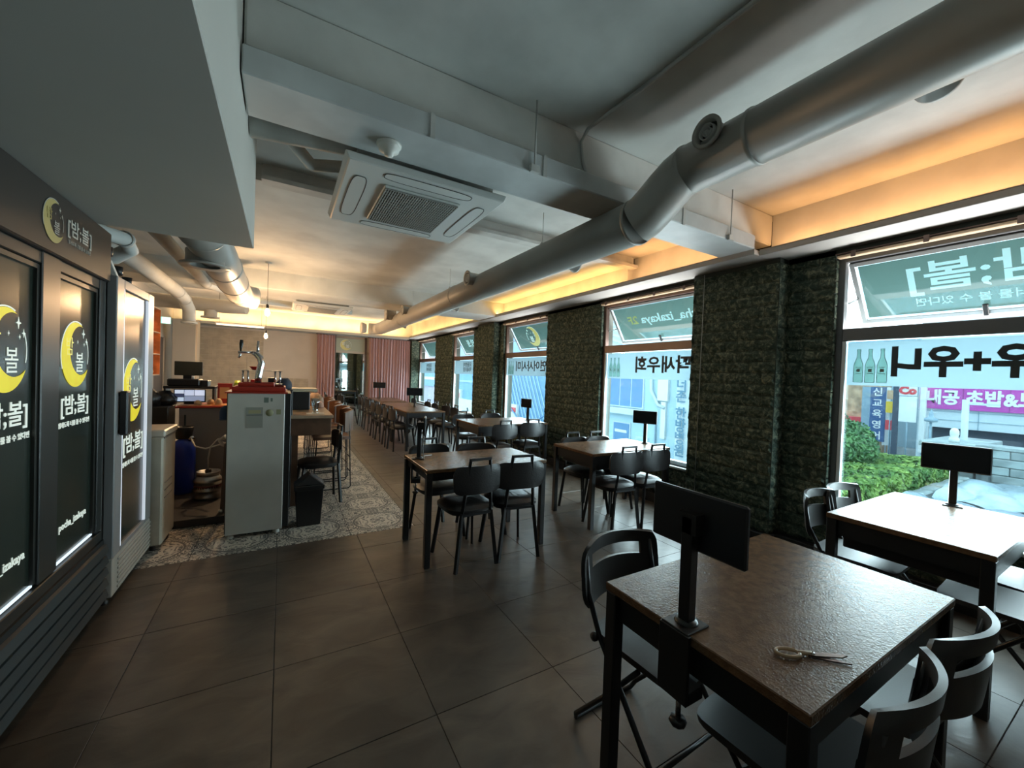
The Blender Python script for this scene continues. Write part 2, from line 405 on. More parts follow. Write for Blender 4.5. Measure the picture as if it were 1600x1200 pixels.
# ceiling
cl = struct('ceiling', MB().box(XL-0.2, 4.3, -2.2, YS, Z1, Z1+0.2).box(XL-0.2, 4.3, YS, 7.4, Z2, Z1+0.25).box(XL-0.2, 4.3, 7.4, YF+0.2, Z3, Z3+0.2), paint)
struct('ceiling_beam', MB().box(-0.17, 3.9, 2.02, 2.30, 2.772, Z1), paint, bevel=0.01)
struct('ceiling_beam', MB().box(XL, 3.9, 7.0, 7.75, 2.66, Z3), paint, bevel=0.01)
struct('ceiling_trim', MB().box(-0.17, 3.85, 3.58, 3.70, 2.90, 2.935).box(-0.17, 3.85, 3.66, 3.70, 2.935, Z1), paintd)
struct('ceiling_trim', MB().box(-0.17, 0.50, -2.0, 1.12, 3.035, 3.055), paint)
# lowered soffit over the fridges
struct('ceiling_soffit', MB().box(XL, -0.175, -2.2, 3.03, 2.225, Z1+0.02), softwhite, bevel=0.004)
# walls
struct('wall_left', MB().box(XL-0.2, XL, -2.2, YF+0.2, 0, Z1+0.2), greyw)
struct('wall_back', MB().box(XL-0.2, 4.3, -2.4, -2.2, 0, Z1+0.2), greyw)
fw = struct('wall_far', MB().box(XL-0.2, 4.3, YF, YF+0.2, 0, Z1+0.2), mat('far_wall_warm_white', (0.56, 0.50, 0.44), 0.7, var=0.04, vscale=2))
tl = mat('beige_wall_tile', (0.42, 0.36, 0.28), 0.45, var=0.10, vscale=6, space='World')
cache = {}
def wtile(x0, x1, z0, z1):
    k = (round(x1-x0, 3), round(z1-z0, 3))
    if k not in cache: cache[k] = MB().box(-k[0]/2+0.003, k[0]/2-0.003, -0.012, 0.0, -k[1]/2+0.003, k[1]/2-0.003).mesh('tile', tl, bevel=0.001)
    link('tile', cache[k], fw, ((x0+x1)/2, YF, (z0+z1)/2))
for i in range(8):
    for jz in range(18):
        x0 = XL+0.4*i; z0 = 0.15*jz
        x1 = x0+0.4
        if z0+0.15 > 2.62: continue
        if jz*0.15 >= 1.2 and x0 >= -0.65: continue
        if x0 >= 0.85: continue
        wtile(x0, min(x1, 0.9), z0, z0+0.15)
# window wall: piers, sills, header as one core, stone bricks as parts
XW, XC = 4.04, 3.885          # set-back wall face / column face (core, bricks stand 1.5 cm proud)
core = MB()
edges = [-2.2]+[e for ab in WINY for e in ab]+[YF]
for a, b in zip(edges[0::2], edges[1::2]): core.box(XW, 4.28, a, b, 0, 2.64)
for i, (a, b) in enumerate(WINY): core.box(XW, 4.28, a, b, 0, 0.49)
core.box(XW, 4.28, -2.2, YF, 2.60, 3.2)
wr = struct('wall_right', core, mortar)
upper = struct('wall_right_upper', MB().box(3.90, 4.05, -2.2, 2.02, 2.70, Z1).box(3.80, 4.05, YS, YF, 2.70, Z3).box(3.90, 4.05, 2.30, YS, 2.70, Z1), paint)
def rock(L, Hh, seed):
    rnd = random.Random(seed); g = 0.0022; nu, nv = 6, 4
    def f(u, v):
        e = min(u, 1-u, v, 1-v); d = 0.003 if e < 1e-6 else (0.009+0.010*rnd.random())
        return (-d, (u-0.5)*(L-2*g)+(0 if e < 1e-6 else 0.006*(rnd.random()-.5)), (v-0.5)*(Hh-2*g)+(0 if e < 1e-6 else 0.004*(rnd.random()-.5)))
    return MB().surf(f, nu, nv, smooth=False).mesh('brick', brickm)
BL, BH = 0.24, 0.105
rocks = {}
def rmesh(L):
    k = (round(L, 2), random.randrange(3))
    if k not in rocks: rocks[k] = rock(k[0], BH, hash(k) % 999)
    return rocks[k]
nbrick = [0]
far_bricks = MB()
def brick_face(a, b, z0, z1, parent, x=None, y=None, limit=True, stuffmb=None):
    """bricks on the plane x (running along y) or, if y is given, on the plane y (running along x from a to b)"""
    row = 0; z = z0
    while z < z1-0.02:
        h = min(BH, z1-z); p = a-(BL/2 if row % 2 else 0)
        while p < b-0.005:
            q = min(p+BL, b); p0 = max(p, a)
            if q-p0 > 0.02:
                L = q-p0
                if stuffmb is None and nbrick[0] < 292:
                    me = rmesh(L); nbrick[0] += 1
                    if y is None: o = link('brick', me, parent, (x, (p0+q)/2, z+h/2))
                    else: o = link('brick', me, parent, ((p0+q)/2, y, z+h/2), (0, 0, PI/2))
                    o.scale = (1, L/round(L, 2), h/BH)
                else:
                    me = rmesh(L); mb = stuffmb if stuffmb is not None else far_bricks
                    sc_ = L/round(L, 2)
                    if y is None: vs = [(x+v.co.x, (p0+q)/2+v.co.y*sc_, z+h/2+v.co.z*h/BH) for v in me.vertices]
                    else: vs = [((p0+q)/2-v.co.y*sc_, y+v.co.x, z+h/2+v.co.z*h/BH) for v in me.vertices]
                    mb.add(vs, [tuple(f.vertices) for f in me.polygons])
            p += BL
        z += BH; row += 1
ZB = 2.60
C1 = (1.93, 2.80); C2 = (7.55, 8.35)
# order by nearness: column one front and side, setback strip, reveal, below window two, next pier ...
colm = struct('column_core', MB().box(XC, XW+0.02, C1[0], C1[1], 0, 2.64), mortar, wr)
brick_face(C1[0], C1[1], 0.12, ZB, wr, x=XC)
brick_face(XC, XW, 0.12, ZB, wr, y=C1[0])
brick_face(1.57, C1[0], 0.12, ZB, wr, x=XW)
brick_face(2.84, 4.42, 0.12, 0.49, wr, x=XW)
brick_face(0.0, 1.57, 0.12, 0.49, wr, x=XW)
brick_face(4.42, 5.79, 0.12, ZB, wr, x=XW)
sm = far_bricks
struct('column_core', MB().box(XC, XW+0.02, C2[0], C2[1], 0, 2.64), mortar, wr)
brick_face(C2[0], C2[1], 0.12, ZB, wr, x=XC, stuffmb=sm)
brick_face(XC, XW, 0.12, ZB, wr, y=C2[0], stuffmb=sm)
for a, b in ((7.39, C2[0]), (C2[1], 8.9), (10.33, 11.7), (13.48, YF), (-1.2, 0.0)): brick_face(a, b, 0.12, ZB, wr, x=XW, stuffmb=sm)
for a, b in WINY[2:]: brick_face(a, b, 0.12, 0.49, wr, x=XW, stuffmb=sm)
for a, b in WINY[:]: brick_face(XW, 4.09, 0.49, ZB, wr, y=b-0.001 if False else b, stuffmb=sm) if False else None
o = far_bricks.build('brick_facing', brickm, wr); o['kind'] = 'stuff'
# reveal stones: the jambs on the far side of every window face the camera
rv = MB()
for a, b in WINY:
    row = 0; z = 0.49
    while z < 2.56:
        for (x0, x1) in ((XW, 4.085),):
            rv.box(x0-0.004, x1-0.002, b-0.012, b+0.0, z+0.004, min(z+BH, 2.56)-0.004)
        z += BH; row += 1
o = rv.build('reveal_stones', brickm, wr, bevel=0.004); o['kind'] = 'stuff'
struct('baseboard_right', MB().box(3.955, XW, -2.2, C1[0], 0, 0.115).box(3.83, XW, C1[0]-0.02, C1[1]+0.02, 0, 0.115).box(3.955, XW, C1[1], C2[0], 0, 0.115).box(3.83, XW, C2[0]-0.02, C2[1]+0.02, 0, 0.115).box(3.955, XW, C2[1], YF, 0, 0.115), black, bevel=0.003)
# cove shelf along the windows and across the far wall
shelfm = mat('cove_shelf_paint', (0.42, 0.42, 0.40), 0.6)
struct('trim_1', MB().box(3.70, 4.06, -2.2, 2.02, 2.645, 2.69).box(3.70, 3.72, -2.2, 2.02, 2.69, 2.70), shelfm, bevel=0.003)
struct('trim_2', MB().box(3.62, 4.06, 2.02, YF, 2.645, 2.69).box(3.62, 3.635, 2.02, YF, 2.69, 2.70), shelfm, bevel=0.003)
struct('trim_3', MB().box(XL, 3.62, 13.15, YF, 2.60, 2.65).box(XL, 3.62, 13.15, 13.165, 2.65, 2.67), shelfm, bevel=0.003)
struct('wall_far_upper', MB().box(XL, 3.8, 13.5, YF, 2.65, Z3), paint)
for (x0, x1, y0, y1, z) in ((3.775, 3.795, -1.2, 2.0, 2.697), (3.66, 3.675, 2.32, 3.62, 2.697), (3.66, 3.675, 3.72, 13.1, 2.697), (-2.4, 3.6, 13.24, 13.26, 2.656)):
    o = MB().box(x0, x1, y0, y1, z, z+0.006).build('led_strip', ledm)
    tag(o, {0: 'warm LED strip on the cove shelf above the nearest window', 1: 'short warm LED strip between the duct and the ceiling step', 2: 'long warm LED strip above the far windows', 3: 'warm LED strip glowing above the far wall and curtains'}[[2.0, 3.62, 13.1, 13.26].index(y1)], 'light strip')

# windows -----------------------------------------------------------
def window(i, a, b, fm):
    root = bpy.data.objects.new('window_%d' % (i+1), None); C.objects.link(root); root['kind'] = 'structure'
    x0, x1 = 4.085, 4.15
    zs, zm0, zm1, zt = 0.49, 1.87, 1.975, 2.58
    MB().box(x0, x1, b-0.055, b, zs, zt).build('frame', fm, root, bevel=0.004)
    MB().box(x0, x1, a, a+0.055, zs, zt).build('frame', fm, root, bevel=0.004)
    MB().box(x0, x1, a+0.055, b-0.055, zt-0.045, zt).build('frame', fm, root, bevel=0.004)
    MB().box(x0, x1, a+0.055, b-0.055, zs, zs+0.05).build('frame', mat('white_window_bead', (0.55, 0.62, 0.66), 0.4), root, bevel=0.004)
    MB().box(x0-0.01, x1, a+0.055, b-0.055, zm0, zm1).build('transom', fm, root, bevel=0.006)
    MB().box(x0-0.006, x0+0.03, b-0.085, b-0.057, zs+0.05, zm0).build('frame', mat('white_window_bead', (0.55, 0.62, 0.66), 0.4), root, bevel=0.003)
    MB().box(4.118, 4.124, a+0.055, b-0.085, zs+0.05, zm0).build('glass_pane', glassm, root)
    MB().box(4.0, 4.10, a, b, zs-0.025, zs+0.0).build('sill', mat('pale_sill', (0.5, 0.56, 0.58), 0.5), root, bevel=0.004)
    # awning sash hinged at the top, open outwards
    ang = 0.62 if i == 0 else 0.55
    h = zt-0.05-zm1
    s = bpy.data.objects.new('awning_sash', None); C.objects.link(s); s.parent = root; s.location = (4.13, 0, zt-0.05); s.rotation_euler = (0, -ang, 0)
    ya, yb = a+0.06, b-0.06; t = 0.035
    H = h+0.02
    sf = mat('pale_sash_aluminium', (0.42, 0.46, 0.48), 0.4, 0.2)
    MB().box(-0.012, 0.018, ya, ya+t, -H, 0).box(-0.012, 0.018, yb-t, yb, -H, 0).box(-0.012, 0.018, ya+t, yb-t, -H, -H+t).box(-0.012, 0.018, ya+t, yb-t, -t, 0).build('sash_frame', sf, s, bevel=0.003)
    MB().box(0.002, 0.007, ya+t, yb-t, -H+t, -t).build('sash_glass', glassm, s)
    MB().box(-0.03, -0.012, (a+b)/2-0.01, (a+b)/2+0.02, -H-0.005, -H+0.09).build('sash_handle', black, s, bevel=0.004)
    # stay arm
    e = Vector((4.13, 0, zt-0.05))+Vector((math.sin(ang)*0.33*-1*-1, 0, -math.cos(ang)*0.33))
    MB().bar((4.13, b-0.07, zm1+0.22), (e.x, b-0.07, e.z), 0.008, 0.014).build('stay_arm', steel, root)
    return root, s, H, ya+t, yb-t
wins = []
for i, (a, b) in enumerate(WINY):
    wins.append(window(i, a, b, frameg if i == 0 else framem))
# head boxes with blind rails above each window
for i, (a, b) in enumerate(WINY):
    where = ['nearest window', 'second window, by the stone column', 'third window, two along from the stone column', 'fourth window', 'farthest window'][i]
    t = thing('blind_rail', 'dark metal blind headrail above the '+where, 'blind', (0, 0, 0), group='blind headrails')
    MB().box(3.99, 4.075, a+0.01, b-0.01, 2.585, 2.598).build('rail', framem, t, bevel=0.005)
    MB().box(4.0, 4.06, a+0.02, b-0.02, 2.560, 2.583).build('rolled_slats', mat('warm_cream_slat', (0.6, 0.45, 0.30), 0.35), t, bevel=0.005)
    n = 4
    for k in range(n):
        yk = a+0.15+(b-a-0.3)*k/(n-1); MB().box(3.984, 3.992, yk, yk+0.03, 2.55, 2.60).build('bracket', framem, t)
# outside light bars that wash the window signs
for i, (a, b) in enumerate(WINY[:3]):
    t = tag(MB().box(4.20, 4.225, a+0.1, b-0.1, 2.565, 2.585).build('sign_light_bar', ledw), 'slim lit bar along the top of the '+['nearest', 'second', 'third'][i]+' window', 'lamp')
# printed films on the open sashes
for i, (root, s, H, ya, yb) in enumerate(wins):
    lab = ['green film on the nearest tilted pane with a bracketed white two-syllable name', 'green film on the second tilted pane reading pocha_izakaya 2F', 'green film on the third tilted pane with a yellow crescent moon', 'green film on the fourth tilted pane with white lettering', 'green film on the farthest tilted pane'][i]
    f = bpy.data.objects.new('window_sign', MB().box(0.010, 0.0115, ya+0.012, yb-0.012, -H+0.045, -0.045).mesh('window_sign', film_m)); C.objects.link(f)
    f.location = s.location; f.rotation_euler = s.rotation_euler
    tag(f, lab, 'sign')
    O = 0.0085; ym = (ya+yb)/2
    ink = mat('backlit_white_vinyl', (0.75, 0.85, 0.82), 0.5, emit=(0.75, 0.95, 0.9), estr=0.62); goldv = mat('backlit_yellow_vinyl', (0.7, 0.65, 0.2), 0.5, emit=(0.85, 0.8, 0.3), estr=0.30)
    if i == 0:
        text('lettering', '[밤;볼]', 0.26, ink, f, (O, 1.20, -H/2+0.05), YA, ZA, sx=1.2, bold=0.004, align='RIGHT')
        text('lettering', '밤새도록 너를 볼 수 있다면', 0.075, ink, f, (O, 1.16, -H/2-0.15), YA, ZA, sx=1.05, align='RIGHT')
    elif i == 1:
        text('lettering', 'pocha_izakaya', 0.165, ink, f, (O, 3.88, -H/2+0.04), YA, ZA, sx=1.12, bold=0.003, align='RIGHT')
        text('lettering', '2F', 0.165, goldv, f, (O, 3.93, -H/2+0.04), YA, ZA, sx=1.12, bold=0.003, align='LEFT')
    elif i == 2:
        moon(f, (O-0.004, ym+0.05, -H/2), YA, ZA, 0.42, goldv, ink)
    elif i == 3:
        text('lettering', '밤;볼', 0.22, ink, f, (O, ym, -H/2+0.03), YA, ZA, bold=0.002)
# frosted banners with the menu, in the upper part of the lower panes
BT = ['딱새우+우니', '딱새우회', '연어사시미', '모듬사시미', '간장게장']
BT = ['딱새우+우니', '딱새우회', '연어사시미', None, None]
def bottle_outline(cx, z0, h, wd):
    pr = [(0.5, 0), (0.5, 0.52), (0.40, 0.62), (0.2, 0.74), (0.17, 0.93), (0.21, 0.94), (0.21, 1.0)]
    return pr
for i, (a, b) in enumerate(WINY):
    lab = ['white frosted banner reading uni and shrimp on the nearest window', 'white frosted banner with four dark syllables on the second window', 'white frosted banner with five dark syllables on the third window', 'white frosted banner with two lines of small lettering on the fourth window', 'white frosted banner on the farthest window'][i]
    y0, y1, z0, z1 = a+0.06, b-0.09, 1.505, 1.855
    f = MB().box(4.108, 4.110, y0, y1, z0, z1).build('banner', banner_m)
    tag(f, lab, 'banner', 'frosted menu banners')
    zc = (z0+z1)/2; xx = 4.107
    if i == 0: text('lettering', '딱새우+우니', 0.235, dark_ink, f, (xx, 1.22, zc), YA, ZA, bold=0.011, sx=0.92, align='RIGHT')
    elif i == 1: text('lettering', '딱새우회', 0.225, dark_ink, f, (xx, 3.82, zc), YA, ZA, bold=0.006, sx=1.05, align='RIGHT')
    elif i == 2: text('lettering', '연어사시미', 0.21, dark_ink, f, (xx, 6.98, zc), YA, ZA, bold=0.005, sx=1.15, align='RIGHT')
    elif i == 3: text('lettering', '모둠방어\n딱새우장', 0.13, dark_ink, f, (xx, 9.42, zc), YA, ZA, bold=0.003, sx=1.1)
    else: text('lettering', '모둠방어\n고등어회', 0.13, dark_ink, f, (xx, 12.5, zc), YA, ZA, bold=0.003, sx=1.1)
    if i < 3:   # three drawn soju bottles
        outl = MB(); fill = MB()
        for k in range(3):
            cy = y1-0.075-0.075*k; wd, hh, zb = 0.062, 0.27, z0+0.025
            pr = [(0.5, 0), (0.5, 0.50), (0.42, 0.60), (0.2, 0.74), (0.16, 0.92), (0.2, 0.93), (0.2, 1.0)]
            poly = [(cy+u*wd, zb+v*hh) for u, v in pr]+[(cy-u*wd, zb+v*hh) for u, v in reversed(pr)]
            fill.prism(poly, 4.1060, 4.1072, 'yz')
            for p, q in zip(poly, poly[1:]+poly[:1]): outl.bar((4.1055, *p), (4.1055, *q), 0.003, 0.0012, up=(1, 0, 0))
            outl.box(4.1045, 4.106, cy-0.02, cy+0.02, zb+0.07, zb+0.074).box(4.1045, 4.106, cy-0.02, cy+0.02, zb+0.12, zb+0.124).box(4.1045, 4.106, cy-0.012, cy+0.012, zb+0.085, zb+0.11)
        fill.build('bottle_drawing', drawn_m, f); outl.build('bottle_outline', mat('grey_print', (0.16, 0.22, 0.2), 0.6), f)

# ================================================================== CEILING FIXTURES
# rectangular duct hung below the beam
t = thing('rectangular_duct', 'long flat white-painted rectangular duct hung across the room under the beam', 'duct', (0, 0, 2.65))
MB().box(-0.17, 3.50, 1.95, 2.27, 0, 0.118).build('duct_body', mat('duct_white', (0.50, 0.53, 0.53), 0.5, var=0.08, vscale=4, bump=0.1, bscale=8), t, bevel=0.006)
for x in (0.62, 1.30, 2.55, 3.15):
    MB().box(x-0.012, x+0.012, 1.944, 1.95, -0.006, 0.118).build('joint_flange', paintd, t)
for x in (1.22, 3.12):
    MB().tube([(x, 1.935, 0.02), (x, 1.935, 0.40)], 0.005, 6).build('threaded_rod', paintd, t)
    MB().box(x-0.03, x+0.03, 1.925, 1.949, -0.008, 0.035).build('clamp', paintd, t, bevel=0.003)
# big round duct with its jog
RD = 0.14
t = thing('round_duct', 'thick round white-painted spiral duct running the length of the ceiling', 'duct', (0, 0, 0))
near = [(2.13, -1.6, 2.78), (2.13, 1.61, 2.78)]; far = [(1.97, 1.86, 2.505), (1.97, 9.6, 2.505)]
def bez(p0, p1, p2, p3, n):
    r = []
    for i in range(n+1):
        u = i/n; r.append(tuple(Vector(p0)*(1-u)**3+Vector(p1)*3*u*(1-u)**2+Vector(p2)*3*u*u*(1-u)+Vector(p3)*u**3))
    return r
MB().tube([near[0], near[1]], RD, 40).build('duct_section', ductm, t)
MB().tube(bez(near[1], (2.13, 1.72, 2.78), (1.97, 1.75, 2.505), far[0], 5), RD+0.001, 40, caps=False).build('elbow', ductm, t)
MB().tube(far, RD, 40).build('duct_section', ductm, t)
for yb in (1.20, 1.61, 1.86, 4.9, 7.6, 0.1):
    p = (2.13, yb, 2.78) if yb < 1.7 else ((1.97, yb, 2.505) if yb > 1.8 else None)
    if p: MB().lathe([(RD+0.001, -0.012), (RD+0.006, -0.008), (RD+0.006, 0.008), (RD+0.001, 0.012)], p, 40, 'y').build('seam_band', ductm, t)
def nozzle(c, side, r=0.075):
    ax = 'X' if side < 0 else 'x'
    g = MB().lathe([(r*0.86, -0.10), (r*0.9, 0.03), (r*1.12, 0.05), (r*1.12, 0.065), (r*0.85, 0.06), (r*0.82, 0.02)], c, 28, ax).build('air_nozzle', ductm, t)
    x = MB()
    for rr in (0.60, 0.34): x.lathe([(r*rr, 0.03), (r*rr*0.97, 0.062), (r*rr*0.86, 0.062), (r*rr*0.84, 0.03)], c, 24, ax)
    x.lathe([(0.001, 0.05), (r*0.16, 0.06), (r*0.2, 0.03)], c, 16, ax)
    x.build('diffuser_ring', paintd, g)
    MB().lathe([(0.001, 0.024), (r*0.84, 0.024)], c, 24, ax).build('dark_throat', mat('dark_throat', (0.03, 0.03, 0.028), 0.7), g)
for y in (1.44, 4.13, 6.9): nozzle((2.13-RD+0.03, y-0.06, 2.84) if y < 2 else (1.97-RD-0.01, y, 2.56), -1)
for y in (0.58, 2.72, 5.4, 8.2): nozzle((2.13+RD, y, 2.76) if y < 2 else (1.97+RD, y, 2.47), 1, 0.07)
MB().tube(bez((1.97, 9.6, 2.505), (1.97, 9.85, 2.505), (1.9, 9.9, 2.5), (1.75, 9.9, 2.5), 6), 0.13, 24).build('end_elbow', ductm, t)
MB().lathe([(0.10, 0), (0.135, 0.10), (0.12, 0.12), (0.02, 0.10)], (1.68, 9.86, 2.50), 24, 'X').build('end_cone', ductm, t)
MB().lathe([(0.11, 0), (0.11, 0.16), (0.14, 0.18), (0.02, 0.17)], (1.90, 8.0, 2.62), 20, 'X').build('end_cone', ductm, t)
for y in (2.95, 5.2, 7.0): MB().tube([(1.97, y, 2.64), (1.97, y, 2.935)], 0.004, 6).lathe([(0.02, 0), (0.02, 0.03), (0.004, 0.05)], (1.97, y, 2.635), 10).build('hanger_rod', paintd, t)
# shorter duct over the kitchen side
t = thing('kitchen_duct', 'short thick white round duct hanging over the bar counter', 'duct', (0, 0, 0))
MB().tube([(-0.52, 2.6, 2.45), (-0.52, 6.3, 2.45)], 0.15, 32).build('duct_section', ductm, t)
MB().tube(bez((-0.52, 6.3, 2.45), (-0.52, 6.5, 2.45), (-0.52, 6.55, 2.45), (-0.35, 6.62, 2.44), 5), 0.15, 28).build('elbow', ductm, t)
MB().lathe([(0.13, 0.1), (0.13, 0.0), (0.17, -0.01), (0.17, -0.02), (0.10, -0.015)], (-0.56, 4.05, 2.295), 24).build('air_nozzle', ductm, t)
for y in (3.6, 4.8, 5.6): MB().lathe([(0.151, -0.012), (0.157, -0.006), (0.157, 0.006), (0.151, 0.012)], (-0.52, y, 2.45), 32, 'y').build('seam_band', ductm, t)
t = thing('exhaust_duct', 'white duct crossing in front of the glowing far cove', 'duct', (0, 0, 0))
MB().tube([(-2.2, 8.3, 2.50), (-0.9, 8.2, 2.48), (-0.55, 8.1, 2.48)], 0.11, 24).build('duct_section', ductm, t)
MB().lathe([(0.09, 0.0), (0.09, -0.10), (0.13, -0.11), (0.13, -0.13), (0.05, -0.12)], (-1.05, 8.2, 2.40), 24).build('air_nozzle', ductm, t)
# kitchen pipes along the left
for k, (pts, r, lab) in enumerate((
    ([(-1.32, 2.9, 2.52), (-1.32, 7.3, 2.52), (-1.32, 7.75, 2.48), (-1.30, 8.0, 2.36), (-1.30, 8.05, 2.16)], 0.085, 'long white pipe over the kitchen ending in a downward mouth'),
    ([(-0.95, 2.9, 2.60), (-0.96, 5.6, 2.62), (-0.98, 7.2, 2.66), (-0.5, 8.4, 2.66), (1.2, 8.8, 2.7)], 0.06, 'slimmer white pipe bending across the ceiling toward the far cassette'),
    ([(-1.40, 2.9, 2.34), (-1.12, 3.62, 2.34), (-0.98, 3.80, 2.34), (-0.98, 3.92, 2.30), (-1.08, 3.98, 2.24), (-1.35, 3.85, 2.18)], 0.05, 'white pipe curling back above the slim display fridge'))):
    t = thing('ceiling_pipe', lab, 'pipe', (0, 0, 0))
    MB().tube(pts, r, 18).build('pipe', paint, t)
    if k == 0: MB().lathe([(r*1.0, 0), (r*1.25, 0.01), (r*1.25, -0.02), (r*0.7, -0.015)], pts[-1], 20).build('flange', paint, t)
    for q in (1, 2): MB().lathe([(r+0.002, -0.02), (r+0.008, -0.015), (r+0.008, 0.015), (r+0.002, 0.02)], pts[q], 16, 'y').build('clip', paintd, t)
# cable along the ceiling near the duct
t = tag(MB().tube([(1.66, -1.8, 3.04), (1.63, 1.6, 3.04), (1.61, 1.95, 3.03), (1.61, 2.01, 2.98), (1.63, 2.008, 2.85), (1.67, 2.005, 2.775)], 0.011, 8).build('ceiling_cable', paintd), 'painted-over cable bending down from the ceiling onto the beam', 'cable')
tag(MB().tube([(3.86, 2.66, 2.63), (3.855, 2.67, 0.3)], 0.004, 6).build('wall_cable', mat('pale_cable', (0.3, 0.32, 0.3), 0.5)), 'thin pale cable hanging down the stone column', 'cable')
tag(MB().tube([(-0.17, 2.62, 2.80), (0.0, 2.62, 2.78), (0.12, 2.7, 2.70), (0.16, 2.8, 2.75), (0.3, 2.75, 2.76)], 0.035, 12).build('wrapped_pipe', paint), 'lumpy wrapped pipe entering the ceiling cassette from the soffit', 'pipe')
tag(MB().tube([(-0.17, 2.45, 2.70), (0.3, 2.42, 2.72), (0.75, 2.42, 2.74)], 0.05, 10, radii=[0.055, 0.042, 0.05]).build('foam_lagging', paintd), 'ragged foam lagging beside the flat duct', 'pipe')

# ceiling cassette air conditioners
def cassette(x0, x1, y0, y1, z, label):
    t = thing('ceiling_cassette', label, 'air conditioner', ((x0+x1)/2, (y0+y1)/2, z), 0, 'ceiling air conditioners')
    W, D = x1-x0, y1-y0; a, b = W/2, D/2
    pan = mat('cassette_panel', (0.60, 0.62, 0.60), 0.35); gap = mat('cassette_gap', (0.03, 0.03, 0.03), 0.6)
    MB().prism([(-a, 0.045), (-a+0.02, 0.0), (a-0.02, 0.0), (a, 0.045)], -b, b, 'xz').build('panel', pan, t, bevel=0.006)
    MB().box(-a+0.07, a-0.07, -b+0.07, b-0.07, 0.045, 0.30).build('casing', paintd, t)
    for hx in (-a+0.12, a-0.12):
        for hy in (-b+0.12, b-0.12): MB().tube([(hx, hy, 0.30), (hx, hy, (Z2 if y1 < 7 else Z3)-z)], 0.006, 6).build('hanger_rod', paintd, t)
    g = MB()
    MB().box(-a*0.50, a*0.50, -b*0.62, b*0.62, -0.012, 0.0).build('grille_surround', pan, t, bevel=0.01)
    nxs, nys = 30, 14
    g0 = MB().box(-a*0.47, a*0.47, -b*0.58, b*0.58, -0.014, -0.012).build('intake', gap, t)
    for i in range(nxs+1):
        x = -a*0.47+a*0.94*i/nxs; MB_x = g.box(x-0.0035, x+0.0035, -b*0.58, b*0.58, -0.02, -0.014)
    for i in range(nys+1):
        y = -b*0.58+b*1.16*i/nys; g.box(-a*0.47, a*0.47, y-0.003, y+0.003, -0.019, -0.014)
    o = g.build('grille', mat('cassette_grille', (0.30, 0.31, 0.29), 0.5), t); o['kind'] = 'stuff'
    for sx_, sy_ in ((1, 0), (-1, 0), (0, 1), (0, -1)):
        pts = []; L = b*0.66 if sx_ else a*0.55; off = a*0.78 if sx_ else b*0.84; w2 = 0.045; N = 8
        for q in range(4*N):
            u = 2*PI*q/(4*N); cx = math.copysign(abs(math.cos(u))**0.5, math.cos(u)); sn = math.copysign(abs(math.sin(u))**0.5, math.sin(u))
            pts.append((sx_*off+w2*cx, L*sn) if sx_ else (L*cx, sy_*off+w2*sn))
        v = MB().prism(pts, -0.003, 0.001).build('louvre_flap', pan, t)
        r = MB()
        for p, q in zip(pts, pts[1:]+pts[:1]): r.bar((*p, -0.003), (*q, -0.003), 0.004, 0.002)
        r.build('flap_gap', gap, v)
    MB().box(-0.04, 0.04, b*0.67, b*0.67+0.008, -0.002, 0.0).build('status_bar', gap, t)
    return t
cassette(0.26, 1.24, 2.29, 3.27, 2.60, 'white four-way ceiling cassette air conditioner nearest the camera beside the flat duct')
cassette(0.12, 1.10, 7.78, 8.76, 2.60, 'distant white ceiling cassette air conditioner near the glowing far cove')
t = thing('smoke_detector', 'round white smoke detector under the flat duct beside the cassette', 'smoke detector', (0.45, 2.13, 2.65))
MB().lathe([(0.001, -0.062), (0.022, -0.060), (0.024, -0.045), (0.05, -0.035), (0.055, -0.012)], n=24).build('sensor', whitep, t)
MB().lathe([(0.055, -0.014), (0.062, -0.010), (0.062, 0.0), (0.0, 0.0)], n=24).build('base', whitep, t)
# pendant bulbs
for (x, y, z, lab) in ((-0.20, 6.45, 2.255, 'nearer bare warm bulb on a long cord over the bar'), (-0.30, 9.2, 2.12, 'farther bare warm bulb hanging over the bar end')):
    t = thing('pendant_bulb', lab, 'lamp', (x, y, z), 0, 'bare pendant bulbs')
    MB().lathe([(0.001, -0.06), (0.02, -0.055), (0.033, -0.03), (0.034, -0.01), (0.022, 0.025), (0.014, 0.045)], n=18).build('bulb', bulbm, t)
    MB().lathe([(0.016, 0.04), (0.018, 0.09), (0.006, 0.10), (0.001, 0.10)], n=14).build('socket', black, t)
    MB().tube([(0, 0, 0.095), (0, 0, (2.93 if y < 7.4 else Z3)-z)], 0.003, 6).build('cord', black, t)
    MB().lathe([(0.04, (2.93 if y < 7.4 else Z3)-z), (0.04, (2.915 if y < 7.4 else Z3-.015)-z), (0.001, (2.912 if y < 7.4 else Z3-.018)-z)], n=16).build('ceiling_rose', whitep, t)
    l = bpy.data.lights.new('bulb_light', 'POINT'); l.energy = 60; l.color = (1, 0.62, 0.32); l.shadow_soft_size = 0.035
    lo = bpy.data.objects.new('bulb_light', l); C.objects.link(lo); lo.location = (x, y, z-0.10)
t = thing('tube_light', 'slim white tube light hung below the glowing far cove', 'lamp', (-0.85, 11.0, 2.42))
MB().tube([(-0.45, 0, 0), (0.45, 0, 0)], 0.016, 12).build('tube', ledw, t)
MB().box(-0.47, 0.47, -0.02, 0.02, 0.016, 0.04).build('housing', whitep, t, bevel=0.004)
for s_ in (-0.4, 0.4): MB().tube([(s_, 0, 0.04), (s_, 0, 0.70)], 0.003, 6).build('wire', black, t)
l = bpy.data.lights.new('tube_glow', 'AREA'); l.shape = 'RECTANGLE'; l.size = 0.9; l.size_y = 0.03; l.energy = 14; l.color = (1, 0.85, 0.66)
